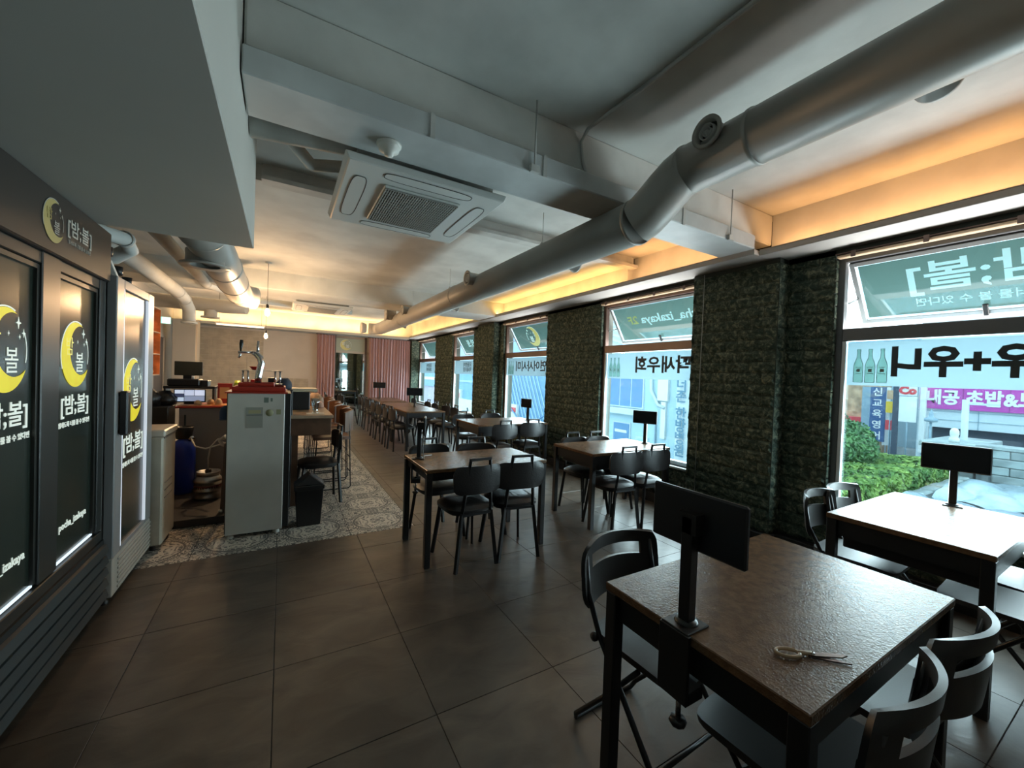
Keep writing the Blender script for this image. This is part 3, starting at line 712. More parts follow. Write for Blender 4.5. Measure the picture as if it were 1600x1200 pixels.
lo = bpy.data.objects.new('tube_glow', l); C.objects.link(lo); lo.location = (-0.85, 11.0, 2.40)

# ================================================================== TABLES, SCREENS, CHAIRS
def table(x0, x1, y0, y1, label, group='dark dining tables', deep=0.09, inset=0.03, box=None):
    cx, cy = (x0+x1)/2, (y0+y1)/2
    t = thing('dining_table', label, 'table', (cx, cy, 0), 0, group); a, b = (x1-x0)/2, (y1-y0)/2
    MB().box(-a, a, -b, b, 0.722, 0.75).build('tabletop', tabletop, t, bevel=0.003)
    MB().box(-a+inset, a-inset, -b+0.02, -b+0.04, 0.72-deep, 0.722).build('apron', black, t)
    MB().box(-a+inset, a-inset, b-0.04, b-0.02, 0.72-deep, 0.722).build('apron', black, t)
    MB().box(-a+0.02, -a+0.04, -b+0.03, b-0.03, 0.72-deep, 0.722).build('apron', black, t)
    MB().box(a-0.04, a-0.02, -b+0.03, b-0.03, 0.72-deep, 0.722).build('apron', black, t)
    if box: MB().box(-a+0.10, a-0.10, -b+0.05, b-0.05, 0.72-box, 0.722).build('under_shelf_box', black, t, bevel=0.004)
    for sx_ in (-1, 1):
        for sy_ in (-1, 1):
            x, y = sx_*(a-0.025), sy_*(b-0.025)
            MB().box(x-0.023, x+0.023, y-0.023, y+0.023, 0.0, 0.722).build('leg', black, t, bevel=0.003)
    return t
table(1.02, 2.06, 0.40, 1.04, 'nearest dark table with kitchen shears lying on it')
table(2.76, 3.80, 0.42, 1.06, 'dark table at the nearest window, shining with window light', box=0.17)
table(0.95, 2.04, 2.86, 3.50, 'dark table in mid room with four padded chairs beside the patterned floor', deep=0.06)
table(2.63, 3.76, 2.92, 3.57, 'dark table at the second window beside the stone column', box=0.15)
table(2.50, 3.74, 5.25, 6.12, 'dark table at the third window with wide deep apron', box=0.15)
table(2.03, 2.80, 7.42, 8.60, 'near half of the long far table before the fourth window')
table(2.03, 2.80, 8.64, 9.85, 'second dark table of the far row, behind the one before the fourth window')
table(2.12, 2.80, 10.25, 11.75, 'farthest dark table, in front of the pink curtain')

def screen(x, y, label, ax=(0, 1, 0), z0=0.75, base_dir=(1, 0), w=0.29, h=0.15, zc=1.06, tilt=0.0, off=0.04, knob=True, side=None):
    """ordering tablet on a clamped post; ax is the direction the screen runs along"""
    t = thing('tablet_stand', label, 'tablet stand', (x, y, z0), math.atan2(ax[1], ax[0])+tilt, 'ordering tablets on clamped posts')
    zc -= z0
    MB().box(-0.018, 0.018, -0.018, 0.018, 0.006, zc+0.02).build('post', black, t, bevel=0.003)
    MB().box(-0.045, 0.045, -0.045, 0.055, 0.0005, 0.007).build('base_plate', black, t, bevel=0.002)
    MB().lathe([(0.001, 0.016), (0.03, 0.015), (0.034, 0.007), (0.034, 0.006)], n=18).build('collar', black, t)
    MB().box(-w/2, w/2, -off-0.012, -off+0.006, zc-h/2, zc+h/2).build('screen_back', blackp, t, bevel=0.005)
    MB().box(-w/2+0.008, w/2-0.008, -off-0.0135, -off-0.012, zc-h/2+0.008, zc+h/2-0.008).build('display', mat('dark_display', (0.01, 0.012, 0.015), 0.1), t)
    MB().box(-0.03, 0.03, -off+0.006, 0.018, zc-0.03, zc+0.03).build('mount', black, t)
    if knob:
        MB().box(-0.05, 0.05, 0.045, 0.058, -0.20, 0.002).box(-0.05, 0.05, -0.02, 0.045, -0.20, -0.165).build('clamp', black, t, bevel=0.002)
        MB().tube([(0, 0.02, -0.28), (0, 0.02, -0.16)], 0.008, 10).build('clamp_screw', chrome, t)
        MB().lathe([(0.001, -0.30), (0.022, -0.297), (0.026, -0.288), (0.022, -0.278), (0.001, -0.276)], (0, 0.02, 0), 8).build('knob', blackp, t)
    return t
# local +y of the stand is the side away from the display
screen(1.065, 0.745, 'black ordering tablet seen from behind on the nearest table', ax=(0, 1, 0), off=0.025, zc=1.055, h=0.175, w=0.31)
screen(3.72, 0.76, 'black ordering tablet on the table at the nearest window', ax=(0.25, -1, 0), zc=1.06, w=0.30, h=0.165, knob=False)
screen(3.69, 3.22, 'small black ordering tablet on the table beside the stone column', ax=(0.55, -1, 0), zc=1.06, knob=False, w=0.27)
screen(3.62, 5.68, 'black ordering tablet in front of the third window', ax=(0.2, -1, 0), zc=1.04, knob=False, w=0.25)
screen(1.02, 3.30, 'ordering tablet seen edge-on at the left end of the mid-room table', ax=(0.35, 1, 0), zc=1.03, w=0.18)
screen(2.50, 8.52, 'ordering tablet on the far row of tables before the fourth window', ax=(1, -0.35, 0), zc=1.08, knob=False, w=0.34, h=0.17)
screen(2.34, 11.35, 'farthest ordering tablet before the pink curtain', ax=(1, -0.35, 0), zc=1.12, knob=False, w=0.33, h=0.16)
tag(MB().tube([(1.03, 3.27, 0.98), (1.06, 3.30, 0.93), (1.055, 3.31, 0.84), (1.07, 3.33, 0.76), (1.10, 3.36, 0.757), (1.16, 3.38, 0.756)], 0.004, 8).build('charging_cable', mat('grey_cable', (0.3, 0.3, 0.3), 0.5)), 'grey charging cable trailing from the mid-room tablet', 'cable')

# folding chair: black moulded seat and slotted back on tube legs; faces local +y
def make_folding(label):
    t = thing('folding_chair', label, 'chair', group='black folding chairs with a slotted back')
    def seat(u, v):
        x = (u-0.5)*2; y = (v-0.5)*2
        k = 1-0.12*abs(y)**6; k2 = 1-0.10*abs(x)**6
        return (0.205*x*k*(1.0 if y < 0 else 1-0.03*y), 0.20*y*k2+0.02, 0.452-0.010*(1-x*x)*(1-y*y)-0.012*max(0, y)**4)
    MB().surf(seat, 16, 16).build('seat', seatp, t, solid=-0.022)
    def back(u, v):
        x = (u-0.5)*2; z = v; k = 1-0.13*abs(2*z-1)**5
        return (0.225*x*k, -0.235+0.065*x*x-0.025*z, 0.545+0.245*z-0.015*x*x*(1 if z > .5 else 0))
    bk = MB().surf(back, 24, 14, skip=lambda i, j: 8 <= j <= 10 and 4 <= i <= 19).build('backrest', seatp, t, solid=-0.016)
    for s_ in (-1, 1):
        MB().tube([(s_*0.195, -0.215, 0.74), (s_*0.198, -0.19, 0.60), (s_*0.20, -0.115, 0.46), (s_*0.20, 0.05, 0.26), (s_*0.20, 0.25, 0.012)], 0.011, 10).build('leg', black, t)
        MB().tube([(s_*0.18, 0.06, 0.425), (s_*0.182, -0.10, 0.22), (s_*0.185, -0.25, 0.045), (s_*0.17, -0.265, 0.012), (0, -0.27, 0.012)], 0.010, 10).build('rear_leg', black, t)
        MB().lathe([(0.001, 0.012), (0.016, 0.010), (0.018, 0), (0.016, -0.01), (0.001, -0.012)], (s_*0.212, -0.13, 0.455), 14, 'x').build('pivot_knob', blackp, t)
    MB().tube([(-0.198, 0.155, 0.13), (0.198, 0.155, 0.13)], 0.008, 8).build('stretcher', black, t)
    for k in range(3): MB().box(-0.03+0.03*k-0.008, -0.03+0.03*k+0.006, -0.12, -0.115, 0.4425, 0.4435).build('seat_mark', mat('pale_scuff', (0.4, 0.38, 0.34), 0.5), t)
    return t
f0 = make_folding('black folding chair across the nearest table, under the tablet clamp')
spots = [(1.31, 1.04, PI+0.03, None),
         (1.31, 0.54, 0.06, 'black folding chair cut by the bottom edge, its back nearest the camera'),
         (1.80, 0.54, -0.05, 'black folding chair at the right end of the nearest table, tan light on its seat'),
         (3.10, 1.02, PI+0.05, 'first black folding chair by the stone wall at the nearest-window table'),
         (3.45, 1.03, PI-0.05, 'second black folding chair by the glass behind the nearest-window table'),
         (3.06, 0.42, 0.05, 'black folding chair pushed under the camera side of the nearest-window table'),
         (3.50, 0.40, -0.1, 'black folding chair under the window end of the nearest-window table')]
for x, y, r, lab in spots:
    c = f0 if lab is None else copy_tree(f0)
    c.location = (x, y, 0); c.rotation_euler = (0, 0, r)
    if lab: c['label'] = lab

# padded chair with handle loop; faces local +y
def make_padded(label):
    t = thing('padded_chair', label, 'chair', group='padded black chairs with a handle loop')
    def seat(u, v):
        a = 2*PI*u; r = v; k = (abs(math.cos(a))**3.2+abs(math.sin(a))**3.2)**(-1/3.2)
        x, y = 0.205*k*r*math.cos(a), 0.205*k*r*math.sin(a)
        z = 0.448+0.042*(1-r**5)-0.004*abs(math.sin(x*95))*(1-r**6)
        return (x, y, z)
    sm_ = MB().surf(seat, 32, 7)
    n0 = len(sm_.v); sm_.lathe([(0.001, 0.435), (0.19, 0.435)], n=8)
    def side(u, v):
        a = 2*PI*u; k = (abs(math.cos(a))**3.2+abs(math.sin(a))**3.2)**(-1/3.2); return (0.205*k*math.cos(a), 0.205*k*math.sin(a), 0.448-0.022*v)
    sm_.surf(side, 32, 1)
    sm_.build('seat', leather, t)
    MB().prism([(0.17*math.cos(a)*1.06*(abs(math.cos(a))**4+abs(math.sin(a))**4)**-0.25, 0.17*math.sin(a)*1.06*(abs(math.cos(a))**4+abs(math.sin(a))**4)**-0.25) for a in [2*PI*i/20 for i in range(20)]], 0.405, 0.428).build('seat_frame', black, t)
    def back(u, v):
        x = (u-0.5)*2; z = (v-0.5)*2; k = 1-0.16*abs(z)**5; k2 = 1-0.2*abs(x)**5
        return (0.20*x*k, -0.215+0.035*x*x-0.02*(1-x**4)*(1-z**4)*0+0.0, 0.685+0.105*z*k2)
    MB().surf(back, 14, 8).build('backrest', leather, t, solid=-0.03)
    for s_ in (-1, 1):
        MB().bar((s_*0.175, -0.22, 0.0), (s_*0.125, -0.195, 0.43), 0.022, 0.028).bar((s_*0.125, -0.195, 0.42), (s_*0.082, -0.235, 0.85), 0.020, 0.022).build('rear_leg', black, t)
        MB().bar((s_*0.185, 0.205, 0.0), (s_*0.145, 0.15, 0.42), 0.018, 0.026, taper=1.2).build('leg', black, t)
    MB().box(-0.092, 0.092, -0.246, -0.224, 0.832, 0.852).build('handle', black, t, bevel=0.002)
    MB().box(-0.13, 0.13, -0.205, -0.185, 0.405, 0.425).build('cross_rail', black, t)
    return t
p0 = make_padded('left padded chair with its back to the camera at the mid-room table')
pc = [(1.30, 2.93, 0.06, None),
      (1.71, 2.92, -0.12, 'right padded chair with its back to the camera at the mid-room table'),
      (1.27, 3.50, PI+0.1, 'padded chair behind the mid-room table, next to its tablet'),
      (1.68, 3.42, PI-0.15, 'padded chair behind the mid-room table, on the window side'),
      (2.90, 2.93, -0.05, 'left padded chair with its back to the camera beside the stone column'),
      (3.30, 2.93, -0.05, 'right padded chair with its back to the camera beside the stone column'),
      (2.98, 3.44, PI, 'padded chair behind the second-window table, in front of the stone pier'),
      (3.33, 3.42, PI+0.05, 'padded chair behind the second-window table, in front of the glass'),
      (2.78, 5.16, 0.0, 'left padded chair on the camera side of the third-window table'),
      (3.33, 5.24, -0.1, 'right padded chair on the camera side of the third-window table'),
      (2.75, 6.22, PI, 'padded chair behind the third-window table, nearer the room'),
      (3.34, 6.32, PI, 'padded chair behind the third-window table, nearer the wall'),
      (2.02, 7.66, -PI/2+0.1, 'first padded chair on the room side of the far table row'),
      (2.00, 8.12, -PI/2-0.05, 'second padded chair on the room side of the far table row'),
      (2.01, 8.80, -PI/2+0.08, 'third padded chair on the room side of the far table row'),
      (2.00, 9.35, -PI/2, 'fourth padded chair on the room side of the far table row'),
      (2.06, 10.45, -PI/2+0.1, 'padded chair on the room side of the farthest table, nearest of three'),
      (2.06, 10.98, -PI/2-0.1, 'padded chair on the room side of the farthest table, middle of three'),
      (2.06, 11.5, -PI/2, 'padded chair on the room side of the farthest table, closest to the mirror'),
      (2.92, 7.72, PI/2, 'first padded chair on the window side of the far table row'),
      (2.94, 8.25, PI/2+0.1, 'second padded chair on the window side of the far table row'),
      (2.92, 8.95, PI/2, 'third padded chair on the window side of the far table row'),
      (2.92, 9.5, PI/2, 'fourth padded chair on the window side of the far table row'),
      (2.95, 10.8, PI/2, 'padded chair on the window side of the farthest table'),
      (1.62, 12.1, -PI/2+0.3, 'padded chair parked before the mirror, nearer the tables'),
      (1.30, 12.55, -PI/2, 'padded chair parked before the mirror, beside the left curtain')]
for x, y, r, lab in pc:
    c = p0 if lab is None else copy_tree(p0)
    c.location = (x, y, 0); c.rotation_euler = (0, 0, r)
    if lab: c['label'] = lab
# kitchen shears on the nearest table
t = thing('kitchen_shears', 'kitchen shears with tan loop handle and dark blades on the nearest table', 'scissors', (1.235, 0.50, 0.7505), -0.55)
tan = mat('tan_handle', (0.50, 0.36, 0.22), 0.35); bl = mat('dark_blade', (0.14, 0.10, 0.085), 0.3, 0.6)
N = 20; ring = [(-0.052+0.030*math.cos(2*PI*i/N), 0.017*math.sin(2*PI*i/N), 0.007) for i in range(N+1)]
MB().tube(ring, 0.0048, 8, caps=False).build('handle', tan, t)
MB().tube([(-0.024, 0.0, 0.007), (-0.010, 0.002, 0.007), (0.012, 0.002, 0.007)], 0.006, 8).build('handle', tan, t)
MB().prism([(0.0, -0.006), (0.02, -0.009), (0.085, -0.010), (0.105, -0.001), (0.085, 0.005), (0.02, 0.008), (0.0, 0.007)], 0.004, 0.0075).build('blade', bl, t, bevel=0.001)
MB().prism([(0.0, -0.007), (0.02, -0.012), (0.07, -0.024), (0.095, -0.028), (0.07, -0.014), (0.02, 0.0), (0.0, 0.004)], 0.0005, 0.0038).build('blade', bl, t)
MB().lathe([(0.001, 0.0115), (0.004, 0.011), (0.005, 0.0075)], (0.014, 0, 0), 12).build('pivot_screw', chrome, t)

# ================================================================== FRIDGES ON THE LEFT
t = thing('display_fridge', 'tall black display fridge with yellow moon prints on its two glass doors', 'refrigerator', (-0.90, 2.0, 0))
# local: +x is the front
MB().box(-0.70, -0.045, -1.45, 1.19, 0.06, 1.94).build('cabinet', frid, t, bevel=0.006)
MB().box(-0.70, 0.02, -1.45, 1.20, 1.94, 2.222).build('header', headm, t, bevel=0.006)
for (a, b) in ((-1.42, -1.36), (-0.74, -0.68), (-0.06, 0.07), (0.50, 0.66), (1.12, 1.19)):
    MB().box(-0.045, 0.0, a, b, 0.49, 1.94).build('stile', frid, t, bevel=0.004)
MB().box(-0.045, -0.005, -1.42, 1.19, 1.885, 1.94).build('top_rail', frid, t, bevel=0.004)
MB().box(-0.045, 0.004, -1.42, 1.19, 0.43, 0.485).build('bottom_rail', frid, t, bevel=0.004)
MB().box(-0.04, 0.012, -1.45, 1.19, 0.075, 0.43).build('kick_panel', mat('grille_back', (0.01, 0.012, 0.012), 0.5), t)
for k in range(5):
    z = 0.085+0.066*k
    MB().prism([(0.014, z), (0.040, z+0.012), (0.030, z+0.052), (0.014, z+0.056)], -1.44, 1.18, 'xz').build('louvre', mat('fridge_louvre', (0.035, 0.042, 0.044), 0.36), t)
MB().box(0.004, 0.012, -0.02, 0.13, 0.425, 0.475).build('maker_plate', mat('dull_silver', (0.5, 0.52, 0.5), 0.4, 0.5), t)
for y_ in (-1.3, 1.05): MB().lathe([(0.022, 0.0), (0.022, 0.02), (0.012, 0.025), (0.012, 0.07)], (-0.05, y_, 0), 14).build('foot', black, t)
for (a, b, c) in ((-0.68, -0.06, 0), (0.07, 0.50, 1), (0.66, 1.12, 2)):
    d = MB().box(-0.04, -0.022, a, b, 0.49, 1.885).build('door', doorm, t, bevel=0.002)
    MB().box(-0.022, -0.010, a, a+0.02, 0.50, 1.88).box(-0.022, -0.010, b-0.02, b, 0.50, 1.88).box(-0.022, -0.010, a+0.02, b-0.02, 1.86, 1.88).build('door_frame', mat('door_frame_dark', (0.05, 0.05, 0.045), 0.3, 0.4), t)
    MB().box(-0.021, -0.012, a+0.03, b-0.02, 0.494, 0.502).build('lit_edge', mat('cool_lit_edge', (0.8, 0.9, 1), 0.5, emit=(0.75, 0.9, 1.0), estr=1.0), t)
    if c:
        yc = 0.29 if c == 1 else 0.89
        moon(d, (-0.0215, yc, 1.505), YA, ZA, 0.33, yellow_ink, white_ink, pale_yellow, sx=0.95)
        text('lettering', '[밤;볼]', 0.108, white_ink, d, (-0.021, yc+0.005, 1.245), YA, ZA, bold=0.0010, sx=1.10)
        text('lettering', '밤새도록 너를 볼 수 있다면', 0.030, white_ink, d, (-0.021, yc, 1.155), YA, ZA, bold=0.0004, sx=1.05)
        text('lettering', 'pocha_izakaya', 0.052, white_ink, d, (-0.021, yc, 0.655), YA, ZA, sx=1.02, bold=0.0006)
moon(t, (0.0205, 0.525, 2.08), YA, ZA, 0.185, gold_ink, dim_ink, gold_ink, sx=1.0)
text('lettering', '[밤;볼]', 0.088, dim_ink, t, (0.021, 0.785, 2.095), YA, ZA, bold=0.001, sx=1.15)
text('lettering', '밤새도록 너를 볼 수 있다면', 0.022, dim_ink, t, (0.021, 0.785, 2.03), YA, ZA, sx=1.0)

t = thing('slim_display_fridge', 'slim grey-framed display fridge with a moon print and ribbed pale foot', 'refrigerator', (-0.86, 3.62, 0))
MB().box(-0.62, -0.05, -0.385, 0.40, 0.05, 1.99).build('cabinet', greyfr, t, bevel=0.008)
d = MB().box(-0.048, -0.015, -0.26, 0.255, 0.32, 1.93).build('door', doorm, t, bevel=0.002)
for nm, bx in (('door_stile', (-0.048, 0, -0.385, -0.26, 0.29, 1.99)), ('door_stile', (-0.048, 0, 0.255, 0.395, 0.29, 1.99)), ('door_rail', (-0.048, 0, -0.26, 0.255, 1.93, 1.99)), ('door_rail', (-0.048, 0, -0.26, 0.255, 0.29, 0.32))):
    MB().box(*bx).build(nm, greyfr, t, bevel=0.005)
MB().box(-0.03, -0.0, 0.25, 0.262, 0.32, 1.93).box(-0.03, 0.0, -0.26, -0.25, 0.32, 1.93).build('lit_edge', mat('cool_lit_edge2', (0.8, 0.85, 0.9), 0.5, emit=(0.8, 0.88, 1.0), estr=0.55), t)
MB().box(-0.045, -0.002, -0.385, 0.395, 0.055, 0.285).build('foot_panel', grille_m, t, bevel=0.004)
for k in range(7): MB().box(-0.002, 0.006, -0.30, 0.385, 0.075+0.029*k, 0.090+0.029*k).build('rib', grille_m, t, bevel=0.003)
MB().box(0.004, 0.045, -0.345, -0.285, 1.03, 1.30).build('handle', blackp, t, bevel=0.008)
for z in (1.04, 1.27): MB().box(-0.001, 0.02, -0.335, -0.295, z, z+0.022).build('handle_mount', blackp, t)
for y_ in (-0.33, 0.33): MB().lathe([(0.02, 0.0), (0.02, 0.02), (0.01, 0.025), (0.01, 0.06)], (-0.05, y_, 0), 12).build('foot', black, t)
moon(d, (-0.0145, -0.01, 1.29), YA, ZA, 0.42, yellow_ink, white_ink, pale_yellow, sx=0.95)
text('lettering', '[밤;볼]', 0.135, white_ink, d, (-0.014, 0.02, 0.93), YA, ZA, bold=0.0012, sx=1.15)
text('lettering', '밤새도록 너를 볼 수 있다면', 0.036, white_ink, d, (-0.014, 0.02, 0.81), YA, ZA, bold=0.0002, sx=1.05)
t = thing('folding_bracket', 'small white folding bracket with black end caps on top of the slim fridge', 'bracket', (-0.93, 3.45, 1.99))  # plain bracket with end caps, holds no lamp
MB().bar((0.0, -0.12, 0.10), (0.0, 0.02, 0.015), 0.03, 0.02).build('arm', whitep, t, bevel=0.003)
MB().bar((-0.03, -0.13, 0.0), (-0.03, -0.12, 0.14), 0.022, 0.022).build('arm', whitep, t, bevel=0.003)
MB().box(-0.05, 0.03, -0.16, 0.28, 0.0, 0.012).build('base', mat('mid_grey', (0.2, 0.2, 0.2), 0.5), t)
for (y_, z_) in ((-0.14, 0.15), (0.04, 0.07), (0.22, 0.035)): MB().lathe([(0.001, -0.03), (0.025, -0.028), (0.027, 0.028), (0.001, 0.03)], (0.0, y_, z_), 14).build('cap', black, t)

t = thing('chest_freezer', 'cream chest freezer with a sliding lid behind the slim display fridge', 'freezer', (-0.80, 4.06, 0))
MB().box(-1.0, 0, 0, 0.42, 0.04, 0.90).build('body', cream, t, bevel=0.012)
MB().box(-1.0, 0.012, -0.005, 0.425, 0.90, 0.955).build('lid', mat('pale_lid', (0.62, 0.56, 0.46), 0.3), t, bevel=0.01)
MB().box(0.0, 0.006, 0.02, 0.40, 0.885, 0.897).build('lid_seal', mat('seal_grey', (0.2, 0.19, 0.17), 0.5), t)
for k in range(3): MB().box(0.0, 0.004, 0.06, 0.30, 0.40+0.06*k, 0.408+0.06*k).build('vent_slot', mat('seal_grey', (0.2, 0.19, 0.17), 0.5), t)
for y_ in (0.04, 0.38): MB().lathe([(0.02, 0), (0.02, 0.04)], (-0.06, y_, 0), 12).build('foot', black, t)

# ================================================================== BAR AND KITCHEN
struct('platform', MB().box(-2.4, -0.43, 4.55, 6.6, 0.0, 0.07), mat('dark_kitchen_step', (0.035, 0.032, 0.03), 0.5), bevel=0.004)
t = thing('beer_cooler', 'white-sided beer cooler cabinet at the end of the bar with a paper note', 'cooler', (-0.19, 4.08, 0))
MB().box(-0.205, 0.215, 0.0, 0.05, 0.035, 1.25).build('side_panel', mat('white_cooler_side', (0.60, 0.60, 0.56), 0.42, var=0.05, vscale=3), t, bevel=0.005)
MB().box(-0.215, 0.265, 0.05, 0.66, 0.035, 1.25).build('body', black, t, bevel=0.005)
MB().box(-0.225, 0.235, -0.01, 0.68, 1.25, 1.262).build('top', redp, t)
MB().box(-0.075, 0.05, -0.0025, 0.0, 0.95, 1.13).build('paper_note', mat('grey_paper', (0.36, 0.37, 0.33), 0.7), t)
MB().box(-0.055, 0.035, -0.0035, -0.0025, 1.075, 1.105).build('note_stamp', mat('yellowed_paper', (0.46, 0.42, 0.24), 0.7), t)
MB().box(-0.07, 0.045, -0.0035, -0.0025, 1.06, 1.065).build('note_line', dark_ink, t)
MB().lathe([(0.0, 0), (0.030, 0), (0.030, 0.002), (0.0, 0.002)], (0.10, -0.003, 1.08), 20, 'y').build('sticker', mat('sticker_olive', (0.34, 0.34, 0.2), 0.6), t)
MB().box(0.15, 0.185, -0.002, 0.0, 1.065, 1.11).build('sticker', mat('sticker_olive', (0.34, 0.34, 0.2), 0.6), t)
MB().box(0.055, 0.09, -0.002, 0.0, 1.17, 1.215).build('sticker', mat('grey_print', (0.16, 0.22, 0.2), 0.6), t)
MB().box(0.105, 0.12, -0.002, 0.0, 1.18, 1.21).build('sticker', mat('grey_print', (0.16, 0.22, 0.2), 0.6), t)
for x_ in (-0.17, 0.17): MB().lathe([(0.026, 0), (0.026, 0.02), (0.016, 0.036)], (x_, 0.04, 0), 12).build('foot', whitep, t)
def tray(x0, x1, y0, y1, z, h, lab, m):
    t = thing('serving_tray', lab, 'tray', ((x0+x1)/2, (y0+y1)/2, z))
    a, b = (x1-x0)/2, (y1-y0)/2
    MB().box(-a, a, -b, b, 0.0, 0.008).build('base', m, t, bevel=0.003)
    for bx in ((-a, a, -b, -b+0.015, 0.008, h), (-a, a, b-0.015, b, 0.008, h), (-a, -a+0.015, -b+0.015, b-0.015, 0.008, h), (a-0.015, a, -b+0.015, b-0.015, 0.008, h)): MB().box(*bx).build('rim', m, t, bevel=0.004)
tray(-0.37, 0.03, 4.10, 4.62, 1.263, 0.042, 'large dark red tray on top of the white beer cooler', redp)
tray(-0.33, -0.06, 4.14, 4.40, 1.306, 0.034, 'smaller dark red drip tray under the chrome beer tower', redp)
t = thing('beer_tower', 'tall chrome beer tower with a black-handled tap on the cooler', 'beer tap', (-0.19, 4.26, 1.315))
MB().lathe([(0.05, 0), (0.05, 0.012), (0.032, 0.02)], n=20).build('flange', chrome, t)
MB().tube([(0, 0, 0.01), (0, 0, 0.08), (0.012, 0, 0.15), (0.022, 0, 0.20), (0.012, 0, 0.25), (-0.02, 0, 0.285), (-0.055, 0, 0.295)], 0.028, 16, radii=[0.028, 0.028, 0.027, 0.027, 0.029, 0.026, 0.014]).build('column', chrome, t)
MB().tube([(-0.05, 0, 0.295), (-0.13, 0, 0.292), (-0.155, 0, 0.29)], 0.012, 12).tube([(-0.135, 0, 0.30), (-0.14, 0, 0.26), (-0.15, 0, 0.24)], 0.009, 10).build('tap', chrome, t)
MB().tube([(-0.135, 0, 0.30), (-0.135, 0, 0.33), (-0.132, 0, 0.365), (-0.13, 0, 0.40)], 0.012, 12, radii=[0.006, 0.010, 0.016, 0.012]).build('tap_handle', black, t)
MB().tube([(-0.01, 0, 0.28), (-0.008, 0, 0.33), (-0.005, 0, 0.40)], 0.01, 12, radii=[0.009, 0.012, 0.010]).build('tap_handle', chrome, t)
t = thing('steel_rack', 'small two-tier steel rack behind the beer tower', 'rack', (-0.17, 4.52, 1.307))
for z in (0.01, 0.135): MB().box(-0.17, 0.17, -0.06, 0.06, z, z+0.006).build('shelf', steel, t)
for x_ in (-0.15, -0.11, 0.11, 0.15): MB().tube([(x_, -0.05, 0), (x_, -0.05, 0.14)], 0.008, 8).build('post', chrome, t)
t = tag(MB().lathe([(0.001, 0.0), (0.04, 0.002), (0.065, 0.035), (0.062, 0.035), (0.04, 0.008)], (-0.21, 4.52, 1.449), 20).build('bowl', mat('bright_red', (0.6, 0.02, 0.015), 0.3)), 'bright red bowl upside the small steel rack', 'bowl')
tag(MB().box(-0.26, -0.20, 4.48, 4.56, 1.324, 1.36).build('red_box', mat('bright_red', (0.6, 0.02, 0.015), 0.3), bevel=0.004), 'small red box inside the steel rack', 'box')
tag(MB().box(-0.12, -0.06, 4.48, 4.56, 1.324, 1.38).build('black_box', black, bevel=0.004), 'small black box inside the steel rack', 'box')
# bar counter
wood = mat('dark_bar_wood', (0.09, 0.045, 0.025), 0.35, var=0.3, vscale=6)
t = thing('bar_counter', 'long dark wooden bar counter with a tan top running behind the beer cooler', 'counter', (0.28, 6.7, 0))
MB().box(-0.22, 0.22, -1.92, 1.9, 0.945, 0.98).build('countertop', mat('tan_counter_top', (0.34, 0.24, 0.16), 0.3, var=0.15, vscale=5), t, bevel=0.005)
MB().box(-0.20, 0.20, -1.90, 1.88, 0.76, 0.945).build('under_box', wood, t, bevel=0.004)
MB().box(-0.20, -0.12, -1.88, 1.86, 0.0, 0.76).build('front_panel', wood, t)
for y_ in (-1.4, -0.8, -0.2, 0.4, 1.0, 1.6): MB().box(-0.12, -0.112, y_-0.003, y_+0.003, 0.02, 0.75).build('panel_joint', black, t)
# things on the counter
tag(MB().box(0.10, 0.30, 5.45, 5.75, 0.981, 1.20).build('black_speaker', black, bevel=0.01), 'black box-shaped speaker on the bar counter behind the cooler', 'speaker')
t = thing('beer_glass', 'tall clear beer glass at the near end of the bar counter', 'glass', (0.33, 4.98, 0.981))
MB().lathe([(0.001, 0.002), (0.035, 0.002), (0.036, 0.01), (0.026, 0.02), (0.03, 0.06), (0.042, 0.12), (0.044, 0.17), (0.041, 0.17), (0.036, 0.11), (0.024, 0.04)], n=20).build('glass_body', glass('clear_glass', (0.75, 0.78, 0.78), 0.25), t)
tag(MB().box(0.24, 0.42, 4.90, 5.06, 0.9805, 0.984).build('white_coaster', whitep), 'square white tray mat beneath the beer glass', 'coaster')
t = thing('white_tray_stack', 'white foam tray stack lying on the black speaker', 'tray stack', (0.18, 5.6, 1.202))
for k in range(3): MB().box(-0.22, 0.20, -0.16, 0.16, 0.014*k, 0.014*k+0.011).build('foam_tray', mat('warm_foam', (0.66, 0.58, 0.44), 0.5), t, bevel=0.003)
def bag(x, y, z, sx_, sy_, h, m, lab, cat='bag', seed=1, name='paper_bag'):
    rnd = random.Random(seed)
    prof = [(0.001, 0.0), (1.0, 0.0), (1.08, 0.3), (0.98, 0.62), (0.7, 0.86), (0.45, 1.0), (0.001, 0.92)]
    mb = MB(); n = 14; vs = []
    for r, q in prof:
        for k in range(n):
            a = 2*PI*k/n; rr = r*(1+0.16*(rnd.random()-.5)*(1 if q > 0 else 0.3)); vs.append((sx_*rr*math.cos(a), sy_*rr*math.sin(a), h*q+(0.03*h*(rnd.random()-.5) if q > 0.2 else 0)))
    mb.add(vs, [(i*n+k, i*n+(k+1) % n, (i+1)*n+(k+1) % n, (i+1)*n+k) for i in range(len(prof)-1) for k in range(n)], True)
    return tag(mb.build(name, m, None, (x, y, z)), lab, cat)
paperm = mat('brown_paper', (0.27, 0.155, 0.08), 0.6, bump=0.4, bscale=30)
bag(0.40, 6.15, 0.981, 0.10, 0.14, 0.17, paperm, 'crumpled brown paper bag on the bar counter', seed=3)
bag(0.36, 6.60, 0.981, 0.10, 0.12, 0.20, mat('dark_brown_cloth', (0.10, 0.06, 0.035), 0.8, bump=0.4, bscale=30), 'dark brown bundle behind the crumpled paper bag', 'bundle', seed=5, name='cloth_bundle')
